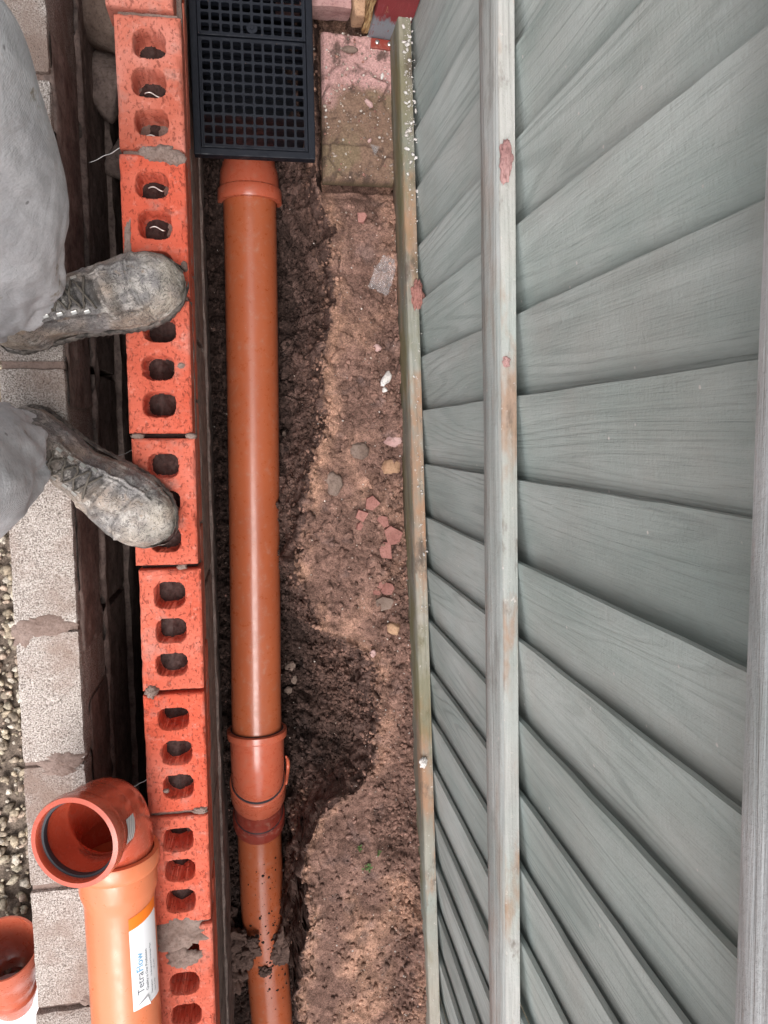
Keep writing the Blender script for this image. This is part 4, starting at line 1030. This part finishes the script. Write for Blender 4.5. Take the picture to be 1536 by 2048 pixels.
# little weeds on the mound
lg = NT('weed_leaf'); M_leaf = lg.fin((.085, .14, .045), .6, None, .3)
def weed(x, y, n, sz, seed, label):
    rr = random.Random(seed); root = thing('weed', label, 'weed', (x, y, soil_z(x, y)), group='weeds on the mound')
    for k in range(n):
        a = rr.uniform(0, 6.28); l = sz*rr.uniform(.6, 1.2); z0 = rr.uniform(.002, .010); w = l*.28
        ca, sa = math.cos(a), math.sin(a)
        P = [(0, 0, z0*.3), (l*.5, w, z0+.003), (l, 0, z0+.001), (l*.5, -w, z0+.003), (l*.5, 0, z0+.0015)]
        me = bpy.data.meshes.new('leaf'); me.from_pydata([(p[0]*ca-p[1]*sa, p[0]*sa+p[1]*ca, p[2]) for p in P], [], [(0, 4, 1), (1, 4, 2), (2, 4, 3), (3, 4, 0)]); me.materials.append(M_leaf)
        put('leaf', me, root, (rr.uniform(-.5, .5)*sz, rr.uniform(-.5, .5)*sz, 0))
weed(.213, -.895, 13, .010, 1, 'tiny green weed, the leafier one on the sandy mound')
weed(.198, -.862, 8, .007, 2, 'tiny weed on the mound just above the leafier one')
weed(.236, -.872, 7, .007, 3, 'sparse tiny weed on the mound nearest the fence')

# ------------------------------------------------------------------ person
def mat_cloth(name, a, b, mud):
    t = NT(name); c = t.coord(False)
    tw_ = t.n('TexWave', 0, Vector=c, Scale=420.0, Distortion=1.5)
    g = t.noise(c, 7, 5, .6); f = t.noise(c, 240, 3, .6)
    st = t.noise(t.scale(c, (1, 1, .2)), 30, 4, .6)
    k = t.ramp(g, [(.3, a), (.7, b)]); k = t.mix(t.ramp(st, [(.45, 0.0), (.7, .35)]), k, tuple(min(1, x*1.35) for x in b))
    sp = t.noise(c, 16, 5, .7)
    k = t.mix(t.ramp(sp, [(.62, 0.0), (.70, mud)]), k, (.22, .17, .11))
    sp2 = t.n('TexVoronoi', 0, Vector=c, Scale=24)
    k = t.mix(t.ramp(sp2, [(.05, .6), (.08, 0.0)]), k, (.08, .07, .07))
    k = t.mix(t.ramp(f, [(.3, .25), (.5, 0.0)]), k, tuple(x*.6 for x in a))
    h = t.math('ADD', t.math('MULTIPLY', tw_, .15), t.math('ADD', f, t.math('MULTIPLY', t.noise(t.scale(c, (1, 1, .5)), 40, 3, .6), 1.2)))
    wr = t.noise(t.scale(c, (1.0, .45, .75)), 15, 4, .6, 1.1)
    nb = t.bump(wr, .30, .012)
    return t.fin(k, .9, t.bump(h, .45, .0018, nb), .1)
M_cloth = mat_cloth('trouser_cloth', (.40, .392, .405), (.60, .585, .595), .8)
M_jacket = mat_cloth('jacket_cloth', (.05, .055, .065), (.08, .085, .10), .2)
def mat_boot():
    t = NT('muddy_leather'); c = t.n('TexCoord', 3); a = t.n('Attribute', 0, props={'attribute_name': 'Col'})
    g = t.noise(c, 28, 5, .65); f = t.noise(c, 190, 4, .7)
    k = t.mix(1.0, a, t.ramp(g, [(.3, .55), (.7, 1.45)]), 'MULTIPLY')
    pale = t.noise(c, 45, 5, .75)
    k = t.mix(t.ramp(pale, [(.52, 0.0), (.65, .75)]), k, (.52, .48, .44))
    crk = t.noise(c, 75, 3, .6, 1.2)
    k = t.mix(t.ramp(t.math('ABSOLUTE', t.math('SUBTRACT', crk, .5)), [(.0, .85), (.030, 0.0)]), k, (.035, .030, .028))
    tan = t.noise(c, 33, 4, .7)
    k = t.mix(t.ramp(tan, [(.60, 0.0), (.68, .5)]), k, (.33, .23, .15))
    k = t.mix(t.ramp(f, [(.30, .7), (.42, 0.0)]), k, (.035, .03, .028))
    h = t.math('ADD', t.math('MULTIPLY', g, 1.4), f)
    return t.fin(k, t.ramp(g, [(.3, .45), (.7, .85)]), t.bump(h, .75, .0026), .35)
M_boot = mat_boot()
ts = NT('boot_sole'); M_sole = ts.fin(ts.ramp(ts.noise(ts.coord(False), 60, 5, .7), [(.4, (.04, .037, .035)), (.6, (.20, .175, .155))]), .8, ts.bump(ts.noise(ts.coord(False), 90, 4, .7), .8, .003), .3)
tlc = NT('lace'); M_lace = tlc.fin((.12, .105, .09), .9, None, .1)
person = thing('person', 'person in grey work trousers and muddy boots standing across both wall leaves', 'person', (-.34, .06, 0))
person_loc = Vector((-.34, .06, 0))
def boot(loc, rot, seed):
    L = .30; nu, nv = 150, 96
    s = np.linspace(0, 1, nu); v = np.linspace(0, 1, nv)
    SS, VV = np.meshgrid(s, v, indexing='ij')
    halfw = np.interp(s, [0, .03, .10, .25, .42, .62, .74, .86, .94, .98, 1], [.009, .026, .037, .038, .040, .0515, .0560, .0505, .037, .023, .006])
    hh = np.interp(s, [0, .02, .08, .18, .30, .40, .50, .62, .74, .86, .94, .98, 1], [.035, .075, .112, .130, .128, .112, .094, .076, .063, .056, .043, .028, .014])
    kern = np.array([1, 2, 3, 2, 1])/9.; hh = np.convolve(np.pad(hh, 2, 'edge'), kern, 'valid')
    curve = np.interp(s, [0, .4, 1], [0, .0, -.006])*(1 if seed % 2 else -1)
    th = math.pi*(1-VV)
    cx = np.cos(th); sy = np.sin(th)
    lat = np.sign(cx)*np.abs(cx)**.72; vert = sy**.82
    neck = 1-.30*sst(.3, 1, vert)*sst(.75, .35, SS)
    X = (SS-.0)*L - .10; Y = lat*halfw[:, None]*neck + curve[:, None]; Z = .014+vert*hh[:, None]
    # displacement along an approximate normal
    d = .0034*fbm(X*42, Y*42, Z*42, oct=5, seed=seed, gain=.6)
    crease = .0042*np.sin((SS*62+.9*fbm(Y*30, X*20, oct=2, seed=seed+2)*2))*np.exp(-((SS-.62)/.085)**2)*sst(.25, .8, vert)
    fold = .0075*fbm(X*26+3*Z, Y*14, oct=3, seed=seed+4)*sst(.70, .45, SS)
    def ridge(f, w, a): return a*np.exp(-(f/w)**2)
    f_toe = SS-(.80-.06*(1-np.abs(cx)**2)); f_side = VV-(.27+.16*(SS-.35)); f_side2 = (1-VV)-(.27+.16*(SS-.35))
    m = (SS > .30)*(SS < .80)
    f_low = VV-.11; f_low2 = (1-VV)-.11
    halfw = halfw*1.0
    d = d + ridge(f_toe, .006, .0032) + m*(ridge(f_side, .012, .0034)+ridge(f_side2, .012, .0034)) + ridge(f_low, .016, .0016)+ridge(f_low2, .016, .0016)
    arc = ((SS-.66)**2*9+(VV-.20)**2*6)**.5-.42; arc2 = ((SS-.66)**2*9+(1-VV-.20)**2*6)**.5-.42
    d = d + ridge(arc, .02, .0016)*(SS > .4) + ridge(arc2, .02, .0016)*(SS > .4)
    tongue = sst(.14, .10, np.abs(VV-.5))*(SS > .30)*(SS < .60)
    d = d + crease + fold - .0035*tongue + .0022*tongue*np.sin(SS*150)
    nyv = np.cos(th); nzv = np.sin(th)
    Y = Y + d*nyv; Z = Z + d*nzv; X = X + d*np.where(SS > .9, (SS-.9)*8, 0)
    base = np.array([.31, .25, .205]); grey = np.array([.225, .21, .205]); toe = np.array([.40, .355, .30]); dark = np.array([.030, .026, .025])
    w1 = sst(-.3, .3, fbm(X*22, Y*22, Z*10, oct=3, seed=seed+6)); colr = base*(1-w1[..., None])+grey*w1[..., None]
    w2 = sst(.70, .90, SS)*.70*sst(-.5, .2, fbm(X*40, Y*40, Z*40, oct=4, seed=seed+60)); colr = colr*(1-w2[..., None])+toe*w2[..., None]
    w3 = tongue*.6+.6*ridge(f_toe+.012, .007, 1)+.5*m*(ridge(f_side+.03, .012, 1)+ridge(f_side2+.03, .012, 1)); w3 = np.clip(w3, 0, .85)
    colr = colr*(1-w3[..., None])+dark*w3[..., None]
    b = put('boot', grid('boot', X, Y, Z, M_boot, colr), person, Vector(loc)-person_loc, rot)
    # sole
    n = 120; a = np.linspace(0, 1, n)
    left = np.stack([a*L-.10, np.interp(a, s, halfw)+.0035+np.interp(a, s, curve), a*0], -1); right = np.stack([a[::-1]*L-.10, -np.interp(a[::-1], s, halfw)-.0035+np.interp(a[::-1], s, curve), a*0], -1)
    out = np.concatenate([left, right]); out[:, 0] += np.where(out[:, 0] > L-.10-.004, .004, 0)
    lay = []
    for z, o in ((0, -.002), (.004, .0005), (.010, .001), (.016, .0012), (.022, .0), (.026, -.003)):
        q_ = out.copy(); q_[:, 2] = z+.010*sst(.80, 1.0, (q_[:, 0]+.10)/L); q_[:, 1] += np.sign(q_[:, 1])*o; q_[:, 1] += .0008*np.sin(q_[:, 0]*600)*(z < .015); lay.append(q_)
    A = np.array(lay); me = grid('sole', A[..., 0].T, A[..., 1].T, A[..., 2].T, M_sole, closed_u=True)
    put('sole', me, b)
    # laces
    def surf(ss_, vv_, h):
        i = int(ss_*(nu-1)); j = int(vv_*(nv-1)); return Vector((X[i, j], Y[i, j], Z[i, j]+h))
    for k, s0 in enumerate((.32, .38, .44, .50)):
        for sg in (1, -1):
            pts = []
            for q_ in range(11):
                t_ = q_/10; vv_ = .5+sg*(-.15+.30*t_); pts.append(surf(s0+.055*t_, vv_, .0035+.0035*math.sin(math.pi*t_)))
            put('lace', tube('lace', pts, .0017, M_lace, 6), b)
        for sg in (1, -1):
            p = surf(s0+.01, .5+sg*.175, .001)
            put('lace_hook', box('lace_hook', -.0045, .0045, -.003, .003, 0, .003, M_steel, .001), b, p, (R(-40*sg), 0, 0))
    return b
boot((-.290, .190, .004), (0, R(1), R(19)), 3)
boot((-.288, -.030, .004), (0, R(1.5), R(-42)), 4)
# the body: one continuous skinned figure, mostly outside the picture
J = {'pel': ((-.50, .07, .93), .135), 'w': ((-.53, .08, 1.10), .125), 'ch': ((-.53, .09, 1.32), .150), 'nk': ((-.50, .09, 1.50), .060), 'hd0': ((-.46, .09, 1.58), .075), 'hd1': ((-.44, .09, 1.68), .088), 'hd2': ((-.45, .09, 1.76), .05),
     'h1': ((-.48, .16, .88), .098), 'k1': ((-.345, .35, .52), .066), 'a1': ((-.335, .185, .12), .043), 'f1': ((-.29, .20, .05), .032),
     'h2': ((-.48, -.02, .88), .098), 'k2': ((-.42, -.05, .50), .062), 'a2': ((-.355, -.03, .12), .043), 'f2': ((-.30, -.03, .05), .032),
     's1': ((-.52, .27, 1.43), .060), 'e1': ((-.50, .33, 1.16), .043), 'w1': ((-.40, .17, 1.34), .028),
     's2': ((-.52, -.09, 1.43), .060), 'e2': ((-.50, -.16, 1.16), .043), 'w2': ((-.40, .00, 1.34), .028)}
E_ = [('pel', 'w'), ('w', 'ch'), ('ch', 'nk'), ('nk', 'hd0'), ('hd0', 'hd1'), ('hd1', 'hd2'), ('pel', 'h1'), ('h1', 'k1'), ('k1', 'a1'), ('a1', 'f1'), ('pel', 'h2'), ('h2', 'k2'), ('k2', 'a2'), ('a2', 'f2'),
      ('ch', 's1'), ('s1', 'e1'), ('e1', 'w1'), ('ch', 's2'), ('s2', 'e2'), ('e2', 'w2')]
names = list(J)
me = bpy.data.meshes.new('body'); me.from_pydata([tuple(Vector(J[k][0])-person_loc) for k in names], [(names.index(a), names.index(b)) for a, b in E_], [])
body = put('body', me, person)
md = body.modifiers.new('skin', 'SKIN'); md.use_smooth_shade = True
for i, k in enumerate(names): me.skin_vertices[0].data[i].radius = (J[k][1], J[k][1])
me.skin_vertices[0].data[0].use_root = True
body.modifiers.new('sub', 'SUBSURF').levels = 2; body.modifiers['sub'].render_levels = 2
tsk = NT('skin'); M_skin = tsk.fin((.52, .33, .25), .55, None, .4); me.materials.append(M_skin)
# hands
def hand(w, seed, side):
    w = Vector(w)-person_loc
    pts = []; vs = [tuple(w), tuple(w+Vector((.035, 0, .01))), tuple(w+Vector((.075, 0, .02)))]; ed = [(0, 1), (1, 2)]; rad = [.024, .030, .030]
    for k in range(4):
        oy = (k-1.5)*.019; l = (.8, 1, .95, .75)[k]
        b0 = len(vs); vs += [tuple(w+Vector((.088, oy, .022))), tuple(w+Vector((.088+.028*l, oy, .016))), tuple(w+Vector((.088+.045*l, oy, -.002)))]
        ed += [(2, b0), (b0, b0+1), (b0+1, b0+2)]; rad += [.0095, .009, .008]
    b0 = len(vs); vs += [tuple(w+Vector((.050, side*.030, .012))), tuple(w+Vector((.078, side*.045, .012)))]; ed += [(1, b0), (b0, b0+1)]; rad += [.011, .0095]
    m_ = bpy.data.meshes.new('hand'); m_.from_pydata(vs, ed, []); o = put('hand', m_, person)
    o.modifiers.new('skin', 'SKIN').use_smooth_shade = True
    for i, r0 in enumerate(rad): m_.skin_vertices[0].data[i].radius = (r0, r0)
    m_.skin_vertices[0].data[0].use_root = True
    o.modifiers.new('sub', 'SUBSURF').levels = 1; o.modifiers['sub'].render_levels = 1; m_.materials.append(M_skin)
hand(J['w1'][0], 1, -1); hand(J['w2'][0], 2, 1)
put('hair', lump('hair', (.096, .092, .085), tlc.m, 5, .06, 2), person, Vector((-.462, .09, 1.715))-person_loc)
def cloth_tube(name, path, mat, seed, nu=190, nv=130, fold=.015, closed_end=False):
    """path: list of (t, centre, radius)"""
    T = np.array([p[0] for p in path]); Cc = np.array([p[1] for p in path]); Rr = np.array([p[2] for p in path])
    t = np.linspace(T[0], T[-1], nu)
    def sm(a):
        k = np.ones(15)/15; return np.convolve(np.pad(a, 7, 'edge'), k, 'valid')
    cx, cy, cz = [sm(np.interp(t, T, Cc[:, i])) for i in range(3)]; rr = sm(np.interp(t, T, Rr))
    D = np.stack([np.gradient(cx), np.gradient(cy), np.gradient(cz)], -1); D /= np.linalg.norm(D, axis=1, keepdims=True)
    ref = np.array([1, 0, 0.]); U = ref - D*(D@ref)[:, None]; U /= np.linalg.norm(U, axis=1, keepdims=True); W = np.cross(D, U)
    a = np.linspace(0, 2*math.pi, nv, endpoint=False)
    TT, AA = np.meshgrid(t, a, indexing='ij'); L = TT
    ca, sa = np.cos(AA), np.sin(AA)
    f = fbm(ca*1.6+L*3.0, sa*1.6+L*2.0, L*9, oct=3, seed=seed)
    f2 = np.abs(fbm(ca*2.2+L*5, sa*2.2, L*16, oct=3, seed=seed+7))
    near = sst(T[0]+.30, T[0], TT)
    rad = rr[:, None]*(1+.05*fbm(ca*.8, sa*.8, L*3, oct=2, seed=seed+3)) + fold*f*(.6+near) - fold*.9*(1-f2*2)*near*.5
    P = np.stack([cx, cy, cz], -1)[:, None, :] + rad[..., None]*(ca[..., None]*U[:, None, :]+sa[..., None]*W[:, None, :])
    P[..., 2] += (.012*fbm(ca*1.3, sa*1.3, oct=2, seed=seed+11))*sst(T[0]+.08, T[0], TT)
    P = P - np.array(person_loc)
    X, Y, Z = [P[..., i].T for i in range(3)]
    return grid(name, X, Y, Z, mat, closed_u=True)
leg1 = [(0, (-.352, .200, .060), .076), (.10, (-.342, .222, .14), .082), (.25, (-.300, .285, .28), .088), (.50, (-.295, .355, .50), .098), (.62, (-.34, .34, .60), .100), (.95, (-.47, .18, .88), .125), (1.1, (-.50, .12, .98), .135)]
leg2 = [(0, (-.366, -.020, .075), .072), (.06, (-.366, -.032, .13), .082), (.20, (-.378, -.050, .26), .094), (.45, (-.425, -.05, .50), .098), (.90, (-.48, -.02, .88), .125), (1.02, (-.50, .03, .98), .13)]
put('trouser_leg', cloth_tube('trouser_leg', leg1, M_cloth, 5), person); put('trouser_leg', cloth_tube('trouser_leg', leg2, M_cloth, 15), person)
jk = [(0, (-.50, .075, .90), .165), (.15, (-.52, .08, 1.05), .160), (.40, (-.53, .09, 1.30), .180), (.52, (-.52, .09, 1.43), .140), (.58, (-.50, .09, 1.49), .07)]
put('jacket', cloth_tube('jacket', jk, M_jacket, 25, 90, 80, .012), person)
for s_, e_, w_, sd_ in (('s1', 'e1', 'w1', 31), ('s2', 'e2', 'w2', 41)):
    a_, b_, c_ = J[s_][0], J[e_][0], J[w_][0]
    put('sleeve', cloth_tube('sleeve', [(0, tuple(Vector(c_)*.95+Vector(b_)*.05), .040), (.24, b_, .055), (.5, a_, .078), (.56, tuple(Vector(a_)+Vector((0, -.04 if s_ == 's1' else .04, .02))), .07)], M_jacket, sd_, 60, 50, .006), person)
